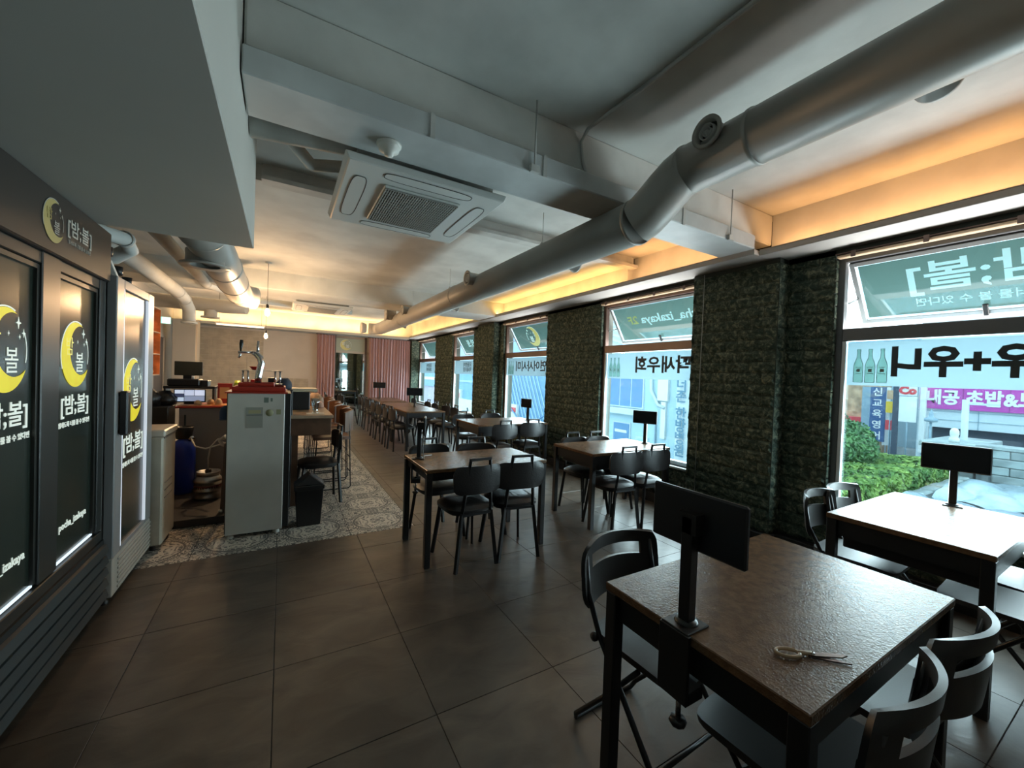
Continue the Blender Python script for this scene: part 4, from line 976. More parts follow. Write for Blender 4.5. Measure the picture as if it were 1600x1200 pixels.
bag(0.43, 5.75, 0.981, 0.05, 0.07, 0.08, mat('pinkish_cloth', (0.42, 0.26, 0.2), 0.8), 'small pinkish cloth at the counter edge', 'cloth', seed=7, name='folded_cloth')
bag(0.02, 4.95, 1.27, 0.07, 0.08, 0.12, mat('navy_cloth', (0.03, 0.04, 0.06), 0.7), 'dark round pouch behind the steel rack', 'pouch', seed=9, name='dark_pouch').location.z = 1.255
tag(MB().box(-0.05, 0.10, 4.80, 5.2, 0.0, 1.253).build('back_cabinet', black, bevel=0.005), 'narrow black cabinet standing behind the beer cooler', 'cabinet')
# chairs along the bar
c = copy_tree(p0); c.location = (0.36, 4.92, 0); c.rotation_euler = (0, 0, PI/2+0.1); c['label'] = 'padded chair at the near end of the bar behind the black bin'
bc = mat('brown_leather', (0.13, 0.06, 0.03), 0.42)
t = thing('sled_chair', 'nearest brown leather wire-leg chair at the bar counter', 'chair', (0.55, 5.50, 0), PI/2, 'wire-leg chairs along the bar')
def sseat(u, v):
    x = (u-.5)*2; y = (v-.5)*2; return (0.21*x*(1-.1*abs(y)**5), 0.21*y, 0.62-0.012*(1-x*x))
MB().surf(sseat, 10, 10).build('seat', bc, t, solid=-0.035)
def sback(u, v):
    a = (u-.5)*2; z = v; return (0.215*math.sin(a*1.25)/math.sin(1.25), -0.23+0.16*(1-math.cos(a*1.25)), 0.72+0.26*z*(1-.1*abs(a)**4))
MB().surf(sback, 16, 5).build('backrest', bc, t, solid=-0.028)
for s_ in (-1, 1):
    MB().tube([(s_*0.18, -0.19, 0.93), (s_*0.19, -0.20, 0.60), (s_*0.20, -0.22, 0.03), (s_*0.20, -0.20, 0.008), (s_*0.20, 0.18, 0.008), (s_*0.20, 0.20, 0.03), (s_*0.185, 0.17, 0.60)], 0.007, 8).build('side_frame', black, t)
for (y_, z_) in ((-0.205, 0.22), (0.185, 0.22), (-0.20, 0.40)): MB().tube([(-0.195, y_, z_), (0.195, y_, z_)], 0.006, 8).build('stretcher', black, t)
names = ['second', 'third', 'fourth', 'fifth', 'sixth']
for k in range(5):
    c = copy_tree(t); c.location = (0.56+0.015*(-1)**k, 6.02+0.5*k, 0); c.rotation_euler = (0, 0, PI/2+0.05*(-1)**k); c['label'] = names[k]+' brown wire-leg chair along the bar, counted from the beer cooler'
# bin
t = thing('swing_bin', 'black plastic waste bin with a gabled lid beside the beer cooler', 'waste bin', (0.245, 4.24, 0))
def taper(a0, b0, a1, b1, z0, z1): return MB().add([(-a0, -b0, z0), (a0, -b0, z0), (a0, b0, z0), (-a0, b0, z0), (-a1, -b1, z1), (a1, -b1, z1), (a1, b1, z1), (-a1, b1, z1)], [(3, 2, 1, 0), (4, 5, 6, 7), (0, 1, 5, 4), (1, 2, 6, 5), (2, 3, 7, 6), (3, 0, 4, 7)])
taper(0.10, 0.085, 0.12, 0.105, 0.0, 0.35).build('body', blackp, t, bevel=0.012, seg=2)
taper(0.128, 0.112, 0.128, 0.112, 0.345, 0.385).build('rim', blackp, t, bevel=0.006)
MB().add([(-0.124, -0.108, 0.385), (0.124, -0.108, 0.385), (0.124, 0.108, 0.385), (-0.124, 0.108, 0.385), (0.0, -0.075, 0.49), (0.0, 0.075, 0.49)], [(3, 2, 1, 0), (0, 1, 4), (1, 2, 5, 4), (2, 3, 5), (3, 0, 4, 5)]).build('lid', blackp, t, bevel=0.008)
MB().box(-0.004, 0.004, -0.07, 0.07, 0.485, 0.497).build('hinge', blackp, t)
# gas cylinder, keg, cabinet
t = thing('gas_cylinder', 'tall blue gas cylinder with a black valve guard beside the keg', 'gas cylinder', (-0.92, 5.55, 0.071))
MB().lathe([(0.001, 0), (0.098, 0.003), (0.105, 0.02), (0.105, 0.46), (0.098, 0.52), (0.07, 0.575), (0.035, 0.60), (0.03, 0.63)], n=32).build('body', mat('blue_enamel', (0.02, 0.055, 0.42), 0.32), t)
MB().lathe([(0.07, 0.60), (0.088, 0.72), (0.082, 0.73), (0.06, 0.61)], n=20).build('valve_guard', black, t)
MB().lathe([(0.001, 0.62), (0.02, 0.62), (0.02, 0.68), (0.03, 0.69), (0.001, 0.70)], n=12).build('valve', chrome, t)
MB().lathe([(0.001, 0.0), (0.03, 0.0), (0.03, 0.02), (0.001, 0.02)], (0.07, -0.05, 0.60), 14, 'y').build('gauge', chrome, t)
t = thing('beer_keg', 'squat stainless beer keg on the floor next to the blue cylinder', 'keg', (-0.66, 5.25, 0.071))
MB().lathe([(0.001, 0.01), (0.11, 0.0), (0.125, 0.0), (0.125, 0.03), (0.118, 0.045), (0.122, 0.08), (0.128, 0.085), (0.128, 0.10), (0.122, 0.105), (0.12, 0.17), (0.127, 0.178), (0.127, 0.195), (0.118, 0.205), (0.10, 0.235), (0.085, 0.24), (0.10, 0.245), (0.105, 0.285), (0.098, 0.285), (0.09, 0.25), (0.001, 0.25)], n=36).build('shell', steel, t)
MB().lathe([(0.03, 0.25), (0.03, 0.29), (0.02, 0.31), (0.001, 0.31)], n=16).build('coupler', black, t)
MB().lathe([(0.1205, 0.115), (0.1215, 0.115), (0.1215, 0.15), (0.1205, 0.15)], n=32).build('label_band', mat('maroon_label', (0.12, 0.03, 0.03), 0.5), t)
tag(MB().tube([(-0.85, 5.5, 0.67), (-0.80, 5.40, 0.60), (-0.70, 5.33, 0.58), (-0.58, 5.30, 0.62), (-0.47, 5.2, 0.66)], 0.008, 8).build('gas_hose', whitep), 'white gas hose from the blue cylinder to the cooler', 'hose')
tag(MB().tube([(-0.66, 5.25, 0.38), (-0.66, 5.22, 0.50), (-0.64, 5.2, 0.62), (-0.58, 5.2, 0.70), (-0.48, 5.18, 0.72)], 0.007, 8).build('beer_hose', whitep), 'white beer hose rising from the keg', 'hose')
tag(MB().tube([(-0.48, 5.1, 0.64), (-0.53, 5.1, 0.66), (-0.55, 5.1, 0.70), (-0.50, 5.1, 0.74), (-0.41, 4.74, 0.72)], 0.022, 10).build('hose_coil', whitep), 'bulky white hose bend behind the cooler side', 'hose')
t = thing('hand_trolley', 'rusty folded hand trolley leaning behind the white cooler side', 'trolley', (-0.47, 4.72, 0))
MB().bar((0, 0, 0.05), (0.02, 0.05, 0.72), 0.04, 0.05).build('frame', mat('rusty_steel', (0.12, 0.08, 0.06), 0.6), t)
MB().lathe([(0.02, -0.02), (0.045, -0.015), (0.045, 0.015), (0.02, 0.02)], (-0.02, -0.02, 0.046), 16, 'x').build('wheel', whitep, t)
t = thing('steel_cabinet', 'grey steel kitchen cabinet with an orange-red cloth over its top', 'cabinet', (-0.72, 6.1, 0))
MB().box(-0.30, 0.32, -0.25, 0.30, 0.07, 0.98).build('body', mat('grey_enamel', (0.30, 0.28, 0.26), 0.45), t, bevel=0.006)
MB().box(-0.33, 0.34, -0.30, 0.32, 0.98, 1.0).build('top', redp, t, bevel=0.004)
MB().box(-0.31, 0.30, -0.27, 0.0, 1.0, 1.012).build('cloth', mat('orange_cloth', (0.75, 0.33, 0.12), 0.6, var=0.3, vscale=9), t, bevel=0.003)
MB().box(-0.25, -0.235, -0.262, -0.25, 0.72, 0.90).build('handle', dark_ink, t)
t = thing('cctv_monitor', 'low monitor split into bright camera views under the black till shelf', 'monitor', (-0.95, 6.02, 1.013))
MB().box(-0.15, 0.15, -0.01, 0.02, 0.02, 0.175).build('bezel', black, t, bevel=0.004)
scr = [('view_pane', (-0.14, -0.055, 0.125, 0.168), (0.62, 0.70, 0.85)), ('view_pane', (-0.05, 0.04, 0.10, 0.168), (0.55, 0.62, 0.8)), ('view_pane', (0.045, 0.14, 0.10, 0.168), (0.65, 0.72, 0.9)), ('view_pane', (-0.14, -0.055, 0.085, 0.12), (0.04, 0.05, 0.10)), ('view_pane', (-0.14, -0.055, 0.035, 0.08), (0.5, 0.62, 0.78)), ('view_pane', (-0.05, 0.14, 0.035, 0.095), (0.25, 0.30, 0.42))]
for k, (nm, (a, b, c_, d_), col) in enumerate(scr):
    MB().box(a, b, -0.0125, -0.0105, c_, d_).build(nm, mat('screen_view_%d' % k, col, 0.3, emit=col, estr=0.8), t)
MB().box(-0.05, 0.05, -0.03, 0.05, 0.0, 0.02).build('stand', black, t)
t = thing('till_shelf', 'black shelf on legs holding the till above the camera monitor', 'shelf', (-0.96, 6.05, 1.013))
MB().box(-0.22, 0.26, -0.13, 0.15, 0.185, 0.215).build('board', black, t, bevel=0.004)
for x_ in (-0.21, 0.24): MB().box(x_-0.008, x_+0.008, -0.10, 0.12, 0.0, 0.185).build('leg', black, t)
t = thing('till', 'black till with a dark tilted screen on the shelf behind the cream freezer', 'till', (-0.97, 6.05, 1.2285))
MB().box(-0.18, 0.12, -0.12, 0.14, 0.0, 0.085).build('base', black, t, bevel=0.012)
MB().box(0.125, 0.20, -0.10, 0.10, 0.0, 0.07).build('card_printer', blackp, t, bevel=0.006)
MB().box(-0.05, 0.03, -0.02, 0.02, 0.085, 0.15).build('neck', black, t)
MB().box(-0.13, 0.135, -0.035, -0.015, 0.125, 0.29).build('screen_body', mat('olive_screen', (0.05, 0.04, 0.025), 0.25), t, bevel=0.004)
MB().lathe([(0.001, 0), (0.012, 0.0), (0.012, 0.03), (0.001, 0.03)], (0.055, -0.09, 0.085), 12).build('paper_roll', whitep, t)
t = thing('menu_frame', 'red-framed orange menu board standing beyond the camera monitor', 'menu board', (-0.62, 6.12, 1.013), 0.1)
MB().box(-0.075, 0.075, -0.006, 0.006, 0.0, 0.25).build('frame', redp, t, bevel=0.003)
MB().box(-0.055, 0.045, -0.009, -0.006, 0.06, 0.20).build('sheet', mat('orange_sheet', (0.75, 0.38, 0.14), 0.5), t)
bag(-0.50, 6.2, 1.0, 0.06, 0.07, 0.30, mat('lime_plastic', (0.42, 0.50, 0.03), 0.4), 'lime green plastic bag beside the red-framed menu', seed=11, name='lime_bag')
for k, (x_, y_) in enumerate(((-0.86, 5.92), (-0.74, 5.95), (-0.66, 5.90))):
    bag(x_, y_, 1.013, 0.035, 0.04, 0.05+0.012*k, mat('peach_wrap', (0.66, 0.42, 0.22), 0.5), ['peach wrapped packet left of two others on the orange cloth', 'middle peach wrapped packet on the orange cloth', 'right peach wrapped packet on the orange cloth'][k], 'packet', seed=20+k, name='wrapped_packet')
t = thing('blue_cap', 'dark blue cap hanging on the kitchen side of the cooler', 'cap', (-0.43, 4.42, 1.06))
MB().lathe([(0.055, -0.06), (0.056, 0.0), (0.045, 0.04), (0.02, 0.058), (0.001, 0.06)], n=18).build('crown', mat('denim', (0.03, 0.06, 0.12), 0.8), t)
MB().prism([(-0.055, 0.0), (0.055, 0.0), (0.04, -0.05), (-0.04, -0.05)], -0.066, -0.060, c=(0, -0.035, 0)).build('brim', mat('denim', (0.03, 0.06, 0.12), 0.8), t)
# racks, sacks behind the freezer
t = thing('wire_rack', 'grey wire rack with dark pans behind the cream freezer', 'rack', (-1.52, 5.4, 0.07))
for z in (0.02, 0.45, 0.90, 1.06): MB().box(-0.22, 0.20, -0.15, 0.15, z, z+0.012).build('shelf', steel, t)
for x_ in (-0.21, 0.19):
    for y_ in (-0.14, 0.14): MB().tube([(x_, y_, 0), (x_, y_, 1.12)], 0.01, 8).build('post', steel, t)
for k, (z, lab) in enumerate(((0.983, 'dark pan on the upper rack shelf'), (1.143, 'black pot on top of the wire rack'))):
    tag(MB().lathe([(0.001, 0), (0.10, 0.002), (0.12, 0.05 if k == 0 else 0.10), (0.115, 0.05 if k == 0 else 0.10), (0.095, 0.012), (0.001, 0.012)], (-1.50, 5.38, z), 24).build('cooking_pan', black), lab, 'pan')
for k, (x_, y_, z_) in enumerate(((-1.10, 4.93, 0.07), (-1.12, 5.27, 0.07))):
    bag(x_, y_, z_, 0.12, 0.15, 0.80-0.1*k, mat('ochre_sack', (0.34, 0.18, 0.06), 0.7, var=0.4, vscale=7), ['ochre sack between the cream freezer and the blue cylinder', 'ochre sack just behind the other one'][k], 'sack', seed=30+k, name='ochre_sack')
t = thing('cookware_clutter', 'heap of black kitchen bags on the rack left of the till', 'bag heap', (-1.32, 5.9, 1.0))
for k, (x_, y_, r_) in enumerate(((0, 0, 0.13), (0.14, 0.1, 0.11), (-0.12, 0.1, 0.12))):
    MB().lathe([(0.001, 0.0), (r_, 0.01), (r_*1.1, r_*0.8), (r_*0.5, r_*1.5), (0.001, r_*1.6)], (x_, y_, 0), 12).build('bag', mat('black_bag', (0.015, 0.013, 0.012), 0.35, bump=0.4, bscale=25), t)
MB().box(-0.22, 0.22, -0.12, 0.22, -0.93, 0.0).build('crate_below', mat('dark_crate', (0.03, 0.025, 0.02), 0.6), t, bevel=0.01)
# left wall: shelf unit, door, exit sign, pier
t = thing('shelf_unit', 'tall orange-brown wooden shelf unit on the kitchen wall', 'shelf unit', (XL, 10.0, 1.25))
MB().box(0.002, 0.02, -0.75, 0.75, 0, 1.36).build('back_panel', orangew, t)
for y_ in (-0.76, 0.74): MB().box(0.002, 0.30, y_, y_+0.02, 0, 1.36).build('side_panel', orangew, t)
for z in (0, 0.42, 0.86, 1.34): MB().box(0.02, 0.30, -0.74, 0.74, z, z+0.02).build('shelf', mat('pale_shelf_board', (0.42, 0.30, 0.22), 0.5), t)
for k, (y_, z_, h_) in enumerate(((-0.3, 0.44, 0.30), (0.25, 0.44, 0.26), (-0.1, 0.02, 0.22), (0.35, 0.02, 0.18))):
    bag(XL+0.16, 10.0+y_, 1.25+z_, 0.11, 0.16, h_, mat('cream_packing', (0.60, 0.45, 0.30), 0.55), ['larger cream packet on the middle wall shelf', 'smaller cream packet on the middle wall shelf, farther in', 'cream packet on the bottom wall shelf', 'smaller cream packet on the bottom wall shelf, farther in'][k], 'packet', seed=40+k, name='cream_packet')
MB2 = thing('wall_panel_board', 'pale ochre board leaning below the orange shelves', 'board', (XL+0.05, 10.0, 0.0))
MB().box(0, 0.02, -0.7, 0.7, 0, 1.2).build('board', mat('ochre_board', (0.45, 0.36, 0.2), 0.5), MB2)
d1 = bpy.data.objects.new('door_1', None); C.objects.link(d1); d1['kind'] = 'structure'; d1.location = (XL, 12.0, 0)
MB().box(0.0, 0.04, -0.55, -0.48, 0, 2.12).build('frame', greyw, d1); MB().box(0.0, 0.04, 0.42, 0.49, 0, 2.12).build('frame', greyw, d1); MB().box(0.0, 0.04, -0.55, 0.49, 2.12, 2.2).build('frame', greyw, d1)
MB().box(0.0, 0.012, -0.48, 0.42, 0, 2.12).build('door_leaf', mat('dark_door', (0.11, 0.10, 0.10), 0.5), d1)
MB().tube([(0.012, 0.36, 1.0), (0.06, 0.36, 1.0), (0.06, 0.28, 1.0)], 0.009, 8).build('door_handle', steel, d1)
t = thing('exit_sign', 'small lit blue-green exit sign on the kitchen wall above the door', 'sign', (XL+0.02, 11.55, 2.38))
MB().box(0.0, 0.30, -0.02, 0.02, 0.0, 0.16).build('case', mat('exit_case', (0.3, 0.5, 0.45), 0.4), t, bevel=0.004)
MB().box(0.01, 0.14, -0.023, -0.02, 0.01, 0.15).build('lit_face', mat('exit_green', (0.1, 0.6, 0.5), 0.4, emit=(0.25, 0.85, 0.75), estr=0.9), t)
MB().box(0.14, 0.29, -0.023, -0.02, 0.01, 0.15).build('lit_face', mat('exit_white', (0.7, 0.95, 0.9), 0.4, emit=(0.7, 1, 0.95), estr=1.0), t)
struct('pillar', MB().box(-2.30, -1.86, 12.30, 12.72, 0, 2.58), mat('grey_pillar_paint', (0.30, 0.29, 0.27), 0.6), bevel=0.006)
MB().box(-1.86, -1.83, 12.31, 12.7, 0, 2.58).build('trim_4', mat('pale_trim', (0.55, 0.45, 0.34), 0.5))['kind'] = 'structure'

# far end: mirror between pink curtains
t = thing('wall_mirror', 'tall mirror on the far wall between the two pink curtains', 'mirror', (1.9, 13.69, 0), 0.10)
MB().box(-0.46, 0.42, 0.0, 0.02, 0.02, 2.05).build('mirror_glass', mirror_m, t)
MB().box(-0.48, 0.62, 0.0, 0.045, 2.05, 2.12).build('frame', mat('warm_frame', (0.42, 0.36, 0.30), 0.4), t)
MB().box(0.42, 0.47, -0.01, 0.045, 0.0, 2.58).build('frame', framem, t); MB().box(-0.50, -0.46, -0.01, 0.045, 0.0, 2.58).build('frame', framem, t)
pp = MB().box(-0.46, 0.42, 0.0, 0.02, 2.12, 2.52).build('top_panel', mat('pale_green_panel', (0.34, 0.36, 0.28), 0.4), t)
moon(pp, (-0.16, -0.002, 2.31), (1, 0, 0), ZA, 0.34, mat('pale_moon', (0.62, 0.55, 0.22), 0.5), white_flat)
def curtain(x0, x1, folds, lab, seed):
    rnd = random.Random(seed); t = thing('curtain', lab, 'curtain', ((x0+x1)/2, 13.55, 0), 0, 'pink curtains'); W = x1-x0
    ph = [rnd.uniform(-0.5, 0.5) for _ in range(40)]
    def f(u, v):
        z = 0.03+2.55*v; a = 0.040*(1-0.45*v)
        return (-W/2+W*u+0.012*math.sin(7*u+3*v), a*math.sin(2*PI*folds*u+0.8*math.sin(5*u+seed)+0.3*(1-v))+0.012*math.sin(2*PI*folds*2.3*u), z)
    MB().surf(f, folds*10, 8).build('cloth', curtain_m, t, solid=0.004)
    MB().tube([(-W/2-0.04, 0, 2.585), (W/2+0.04, 0, 2.585)], 0.012, 10).build('rod', framem, t)
    for k in range(folds): MB().lathe([(0.014, -0.004), (0.020, -0.004), (0.020, 0.004), (0.014, 0.004)], (-W/2+W*(k+.5)/folds, 0, 2.585), 12, 'x').build('ring', steel, t)
curtain(0.90, 1.40, 6, 'narrow dusty pink curtain left of the far mirror', 1)
struct('far_pier', MB().box(3.80, 4.05, 13.45, YF, 0, 2.6), brickm)
curtain(2.42, 3.78, 15, 'wide dusty pink curtain in the far window-side corner', 2)

# ================================================================== OUTSIDE
struct('ground', MB().box(4.6, 60, -25, 60, -3.4, -3.2), mat('asphalt', (0.20, 0.21, 0.21), 0.85, var=0.15, vscale=0.6))
fac = mat('pale_cyan_facade', (0.44, 0.60, 0.66), 0.7, var=0.05, vscale=0.6); facw = mat('white_facade_panel', (0.58, 0.64, 0.66), 0.55)
bluew = mat('blue_dark_glazing', (0.10, 0.24, 0.42), 0.3); navyo = mat('dark_opening', (0.05, 0.07, 0.10), 0.7)
magenta = mat('magenta_sign', (0.50, 0.06, 0.36), 0.5); facg = mat('grey_blue_render', (0.28, 0.38, 0.44), 0.7)
signw = mat('white_sign_face', (0.75, 0.75, 0.72), 0.5); signr = mat('red_sign_face', (0.65, 0.06, 0.07), 0.5); signy = mat('yellow_sign_face', (0.75, 0.48, 0.03), 0.5)
deepb = mat('blue_sign_face', (0.04, 0.10, 0.24), 0.5); shopf = mat('warm_shop_front', (0.55, 0.34, 0.20), 0.6, var=0.3, vscale=2)
# white building with the long magenta sign, 34 m away
t = thing('building', 'white panelled building with a long magenta sign, seen through the nearest window', 'building', (34, 2, -3.2))
MB().box(0, 8, -22, 6.6, 0, 1.63).box(0, 8, -22, -1.0, 1.63, 2.6).box(0, 8, 6.1, 6.6, 1.63, 2.6).box(0, 8, -22, 6.6, 2.6, 9.0).build('wall', facw, t)
MB().box(0.8, 0.9, -1.0, 6.1, 1.63, 2.6).build('dark_opening', navyo, t)
for z in (3.05, 3.55, 5.2, 5.8, 6.4): MB().box(-0.03, 0.0, -22, 6.6, z, z+0.03).build('panel_joint', facg, t)
for y_ in (4.1, 1.9, -0.4, -3, -6): MB().box(-0.03, 0.0, y_, y_+0.04, 2.6, 3.65).build('panel_joint', facg, t)
s = tag(MB().box(33.85, 33.97, -3.2, 8.5, 0.50, 1.74).build('shop_sign', magenta), 'long magenta shop sign with white lettering on the white building', 'sign')
text('lettering', '내공 초밥&도쿄', 0.92, signw, s, (33.83, 8.25, 1.14), NY, ZA, ext=0.01, bold=0.035, align='LEFT', sx=0.83)
for y_ in (6.7, 5.0): MB().box(33.83, 33.85, y_, y_+0.03, 0.5, 1.74).build('sign_joint', mat('dull_magenta', (0.3, 0.04, 0.22), 0.5), s)
t = thing('street_pole', 'white steel pole in front of the magenta sign', 'pole', (30, 5.85, -3.2))
MB().tube([(0, 0, 0), (0, 0, 4.35)], 0.13, 14).build('shaft', facw, t); MB().box(-0.05, 0.05, -1.1, 0.1, 4.1, 4.2).build('cross_arm', facw, t)
t = thing('street_lamp', 'dark ornate street lamp before the white building', 'street lamp', (31, 7.3, -3.2))
MB().tube([(0, 0, 0), (0, 0, 3.0)], 0.05, 12).build('post', facg, t); MB().lathe([(0.001, 3.0), (0.26, 3.05), (0.28, 3.2), (0.1, 3.3), (0.10, 3.45), (0.001, 3.75)], n=16).build('lantern', facg, t)
t = thing('rooftop_post', 'small white bollard on the concrete roof', 'post', (27.9, 5.75, -0.90))
MB().lathe([(0.001, 0), (0.17, 0), (0.18, 0.2), (0.12, 0.25), (0.16, 0.38), (0.16, 0.55), (0.1, 0.66), (0.001, 0.7)], n=16).build('bollard_body', signw, t)
tag(MB().box(27.2, 32.0, 4.9, 6.8, -1.15, -0.90).box(27.4, 31.8, 5.0, 6.7, -3.2, -1.15).build('roof_block', concrete, bevel=0.03), 'flat concrete roof block behind the tablet at the nearest window', 'block')
# vertical signs of the side street
def vsign(x, y, z0, z1, w_, m, lab, txt=None, tm=None, sz=0.5, face='x'):
    t = tag(MB().box(x, x+0.2, y-w_/2, y+w_/2, z0, z1).build('vertical_sign', m), lab, 'sign', None)
    if z0 > -3.1: MB().tube([(x+0.1, y, -3.2), (x+0.1, y, z0+0.01)], 0.03, 8).build('sign_post', facg, t)
    if txt:
        n = len(txt)
        for k, ch in enumerate(txt):
            text('lettering', ch, sz, tm, t, (x-0.01, y, z1-(k+.5)*(z1-z0)/n), NY, ZA, ext=0.008, bold=0.01)
    return t
vsign(36, 11.15, -2.1, 1.7, 0.80, deepb, 'tall navy sign with white upright lettering down the side street', '신교육영어', signw, 0.62)
vsign(37, 12.05, -2.4, 1.7, 0.6, facg, 'grey-blue narrow sign left of the navy sign')
vsign(37, 10.95, -2.4, 1.7, 0.35, signw, 'thin pale sign right of the navy sign')
vsign(35, 10.2, 0.0, 0.75, 0.42, signy, 'small yellow sign above the red block')
vsign(35.1, 10.2, -1.15, -0.5, 0.45, signr, 'red block below the yellow sign')
vsign(35.1, 10.2, 0.9, 1.5, 0.40, shopf, 'small peach sign above the yellow sign')
vsign(34, 9.65, -2.6, 1.9, 0.26, navyo, 'dark column beside the white poster board')
vsign(33.0, 8.82, -0.4, 1.15, 0.76, signw, 'white poster board left of the magenta sign')
t = vsign(32.95, 8.82, 1.2, 1.9, 0.76, signw, 'white sign board with red lettering left of the magenta sign')
text('lettering', 'Co', 0.62, signr, t, (32.93, 8.82, 1.5), NY, ZA, ext=0.01, bold=0.04)
vsign(33.4, 8.25, -2.2, 1.75, 0.25, signw, 'slim white post edge beside the magenta sign')
tag(MB().box(38, 40, 11.6, 17, -3.2, 2.2).build('shop_block', shopf), 'warm orange shopfront at the far end of the side street', 'shop')
tag(MB().box(37.5, 38, 12.5, 15, -1.2, -0.6).build('shop_awning', signr), 'red awning on the orange shopfront', 'awning')
tag(MB().box(45, 48, -10, 30, -3.2, 7).build('back_building', facg), 'grey-blue building closing the side street', 'building')
# hedge, bush, kerb, stone wall, tarpaulins
rnd = random.Random(4)
leafm = mat('hedge_leaves', (0.07, 0.17, 0.03), 0.7, col2=(0.26, 0.38, 0.07), vscale=1.6, space='World')
leafd = mat('bush_leaves', (0.04, 0.13, 0.04), 0.7, col2=(0.16, 0.32, 0.10), vscale=2.2, space='World')
def leaves(name, m, n, gen, size, lab, cat):
    mb = MB()
    for _ in range(n):
        p, nr = gen(); a = Vector((rnd.gauss(0, 1), rnd.gauss(0, 1), rnd.gauss(0, 1))).normalized(); nr = (nr+a*0.8).normalized()
        u = nr.orthogonal().normalized(); v = nr.cross(u); s = size*(0.6+0.8*rnd.random()); th = rnd.random()*6.28
        u, v = u*math.cos(th)+v*math.sin(th), v*math.cos(th)-u*math.sin(th)
        mb.add([p-u*s, p-v*s*0.45+nr*s*0.15, p+u*s, p+v*s*0.45+nr*s*0.15], [(0, 1, 2), (0, 2, 3)])
    return tag(mb.build(name, m), lab, cat)
def hg():
    if rnd.random() < 0.45:
        return Vector((rnd.uniform(13.5, 26.8), 5.45+rnd.uniform(-.1, .1), -2.55+0.85*rnd.random())), Vector((0, -1, 0.3))
    x = rnd.uniform(13.5, 27); y_ = rnd.uniform(5.4, 10.5)
    return Vector((x, y_, -1.72+0.10*math.sin(x*1.3+y_)+rnd.uniform(-.06, .06))), Vector((-0.3, 0, 1))
h = leaves('hedge', leafm, 16000, hg, 0.10, 'broad clipped yellow-green hedge outside the nearest window', 'hedge'); h['kind'] = 'stuff'
MB().box(13.6, 26.8, 5.55, 10.4, -3.2, -1.85).build('hedge_core', mat('hedge_core', (0.03, 0.07, 0.02), 0.9), h)
cl_ = [(23.5, 9.0, -0.9, 1.1), (21.5, 8.2, -1.1, 0.9), (25, 9.9, -0.7, 1.2), (22.6, 7.7, -1.2, 0.8), (24.6, 8.6, -1.0, 0.9)]
def bg_():
    c = rnd.choice(cl_); d = Vector((rnd.gauss(0, 1), rnd.gauss(0, 1), rnd.gauss(0, 1))).normalized()
    return Vector(c[:3])+d*c[3]*(0.75+0.3*rnd.random()), d
bs = leaves('bush', leafd, 9000, bg_, 0.10, 'darker leafy bush rising behind the hedge', 'bush'); bs['kind'] = 'stuff'
MB().tube([(23.3, 8.7, -3.2), (23.3, 8.8, -0.8)], 0.08, 8).build('stem', mat('bark', (0.10, 0.08, 0.06), 0.8), bs)
kb = thing('stone_kerb', 'rough stone kerb running along the foot of the hedge', 'kerb', (0, 0, 0))
kme = [MB().box(-0.47, 0.47, -0.22, 0.22, -0.12, 0.12).mesh('stone', concrete, bevel=0.04)]
for k in range(14): link('stone', kme[0], kb, (13.4+0.98*k, 5.15, -2.42+0.03*math.sin(k*2.1)), (0, 0, 0.02*math.sin(k*3)))
MB().box(13, 26.6, 4.9, 5.4, -3.2, -2.52).build('footing', concrete, kb)
sw = thing('stone_wall', 'grey block retaining wall behind the tarpaulins', 'wall', (27, 0, 0))
MB().box(0.05, 1.0, -8, 4.85, -3.2, -0.92).build('core', mat('wall_joint', (0.12, 0.14, 0.14), 0.9), sw)
MB().box(-0.08, 1.0, -8, 4.9, -0.95, -0.80).build('coping', concrete, sw, bevel=0.02)
sm2 = MB().box(-0.05, 0.06, -0.485, 0.485, -0.17, 0.17).mesh('stone', concrete, bevel=0.03)
for r_ in range(6):
    for k in range(12):
        y_ = 4.4-0.99*k-(0.5 if r_ % 2 else 0); link('stone', sm2, sw, (0.0, y_, -1.14-0.36*r_))
tp = mat('silver_tarpaulin', (0.30, 0.37, 0.41), 0.22, var=0.3, vscale=0.8)
for k, (x0, x1, y0, y1, lab) in enumerate(((15.5, 20.5, -3.5, 5.0, 'nearer silver tarpaulin roof with deep folds below the window'), (20.7, 26.5, -4.5, 4.75, 'farther silver tarpaulin roof with curved ridges'))):
    def f(u, v, x0=x0, x1=x1, y0=y0, y1=y1, k=k):
        x = x0+(x1-x0)*u; y_ = y0+(y1-y0)*v
        q = v*13+2.2*math.sin(u*2.2+k)+0.35*math.sin(u*9)
        return (x, y_, -2.55+0.30*math.sin(PI*u)+0.26*abs(math.sin(q*PI/1.6))+0.03*math.sin(q*5))
    t = MB().surf(f, 30, 120).build('tarpaulin', tp, None, solid=0.01); tag(t, lab, 'tarpaulin')
for x_ in (12.6, 18.5, 24.4):
    for y_ in (-3, 1, 4.6): pass
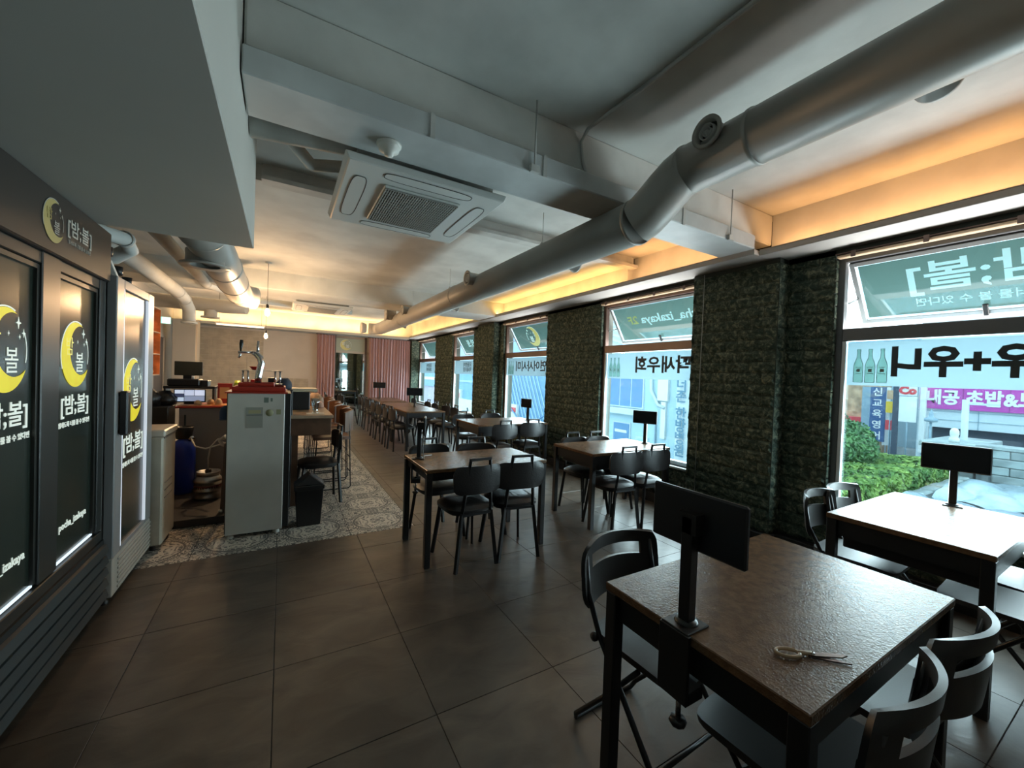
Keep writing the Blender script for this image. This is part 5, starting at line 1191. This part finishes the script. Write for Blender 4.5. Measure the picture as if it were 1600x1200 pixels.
# facades along the street beyond windows two to five (plane x = 14)
def facade(y0, y1, m, lab, zt=7.5, x=14):
    t = thing('building', lab, 'building', (x, y0, -3.2)); MB().box(0, 5, 0, y1-y0, 0, zt+3.2).build('wall', m, t); return t
t = facade(9.4, 17.8, fac, 'pale cyan building with tall blue windows, outside the second window')
def win(t, y0, y1, z0, z1, m=bluew, n=1, fr=facw):
    f = MB().box(-0.06, 0.0, y0, y1, z0, z1).build('window', fr, t); g = (y1-y0-0.06*(n+1))/n
    for k in range(n): a = y0+0.06+(g+0.06)*k; MB().box(-0.075, -0.06, a, a+g, z0+0.06, z1-0.06).build('pane', m, f)
win(t, 2.95, 5.1, 3.45, 5.6, n=3)         # behind the banner edge: y 12.35-14.5
MB().box(-0.35, 0.0, 2.8, 5.3, 3.15, 3.42).build('balcony_slab', facw, t)
win(t, 3.65, 4.75, 1.0, 2.75, n=1); MB().box(-0.08, -0.06, 3.85, 4.6, 2.25, 2.38).build('door_sign', signw, t)
for k in range(14): MB().bar((-0.06, 4.4, 5.9+0.24*k), (-0.06, 8.2, 7.2+0.24*k), 0.06, 0.05, up=(1, 0, 0)).build('slat', facg, t)
win(t, 2.6, 3.3, 0.9, 2.2, n=1, m=fac)
MB().tube([(-0.10, 2.55, 6.0), (-0.10, 2.5, 4.3), (-0.10, 2.1, 3.7), (-0.10, 1.75, 3.6)], 0.07, 10).build('drain_pipe', facw, t)
MB().box(-0.12, 0.0, 1.62, 2.15, 3.9, 5.1).build('small_sign', signw, t); MB().box(-0.10, 0.0, 1.72, 1.95, 2.3, 3.85).build('small_sign', signw, t)
MB().box(-0.12, 0.0, 1.72, 2.1, 1.4, 1.9).build('flower_box', mat('lilac', (0.28, 0.22, 0.45), 0.6), t)
MB().box(-0.10, 0.0, 2.2, 2.24, 1.8, 3.4).build('stair_rail', facg, t)
s = thing('hospital_sign', 'tall curved pale sign with upright blue-grey lettering on the cyan building', 'sign', (13.7, 9.95, -3.2))
MB().surf(lambda u, v: (-0.10-0.25*math.sin(PI*u), 0.42-0.95*u, 1.3+5.6*v), 12, 2).build('board', facw, s, solid=0.05)
for k, ch in enumerate('더존 한방병원'):
    if ch != ' ': text('lettering', ch, 0.52, mat('slate_lettering', (0.10, 0.22, 0.30), 0.6), s, (-0.42, -0.03, 4.60-0.475*(k if k < 2 else k-0.6)), NY, ZA, ext=0.008, bold=0.012)
MB().box(0.0, 0.3, -0.60, -0.53, 1.3, 7.2).build('edge_fin', bluew, s)
t = facade(18.5, 27.0, mat('slate_blue_facade', (0.16, 0.30, 0.45), 0.6), 'slate-blue building with diagonal slats, outside the third window')
for k in range(16): MB().bar((-0.05, 0.6+0.42*k, 1.2), (-0.05, 0.6+0.42*k+2.2, 5.4), 0.05, 0.04, up=(1, 0, 0)).build('slat', fac, t)
MB().box(-0.2, 0.0, 4.6, 5.6, 1.9, 2.8).build('small_sign', signw, t); MB().box(-0.2, 0.0, 2.6, 5.4, 0.4, 1.2).build('shop_fascia', signw, t)
MB().tube([(-0.25, 5.4, 2.6), (-0.3, 4.2, 1.9), (-0.3, 2.8, 1.7), (-0.25, 1.2, 2.4)], 0.05, 8).build('cable_loop', bluew, t)
MB().box(-0.25, -0.2, 4.7, 5.5, 2.3, 2.6).build('sign_stripe', signr, t)
t = facade(27.8, 36.5, mat('mid_blue_facade', (0.20, 0.36, 0.55), 0.6), 'mid-blue building with a white calligraphy board, outside the fourth window')
MB().box(-0.25, 0.0, 1.8, 5.4, -0.3, 2.6).build('calligraphy_board', signw, t)
text('lettering', '六', 1.7, dark_ink, t, (-0.27, 3.3, 1.0), NY, ZA, ext=0.01, bold=0.03)
MB().box(-0.2, 0.0, 5.2, 7.4, 1.8, 3.4).build('small_sign', signw, t); MB().box(-0.23, -0.2, 5.4, 7.0, 2.6, 3.1).build('sign_stripe', signr, t)
for z in (4.1, 5.2): MB().box(-0.08, 0, 0.5, 8, z, z+0.14).build('ledge', fac, t)
t = facade(37.5, 50, mat('dusty_pink_facade', (0.50, 0.42, 0.48), 0.6), 'pinkish building outside the farthest window')
MB().box(-0.2, 0.0, 2, 9, 3.4, 5.4).build('blue_band', bluew, t); MB().box(-0.25, -0.2, 2.4, 8, 4.1, 4.4).build('sign_stripe', signw, t)
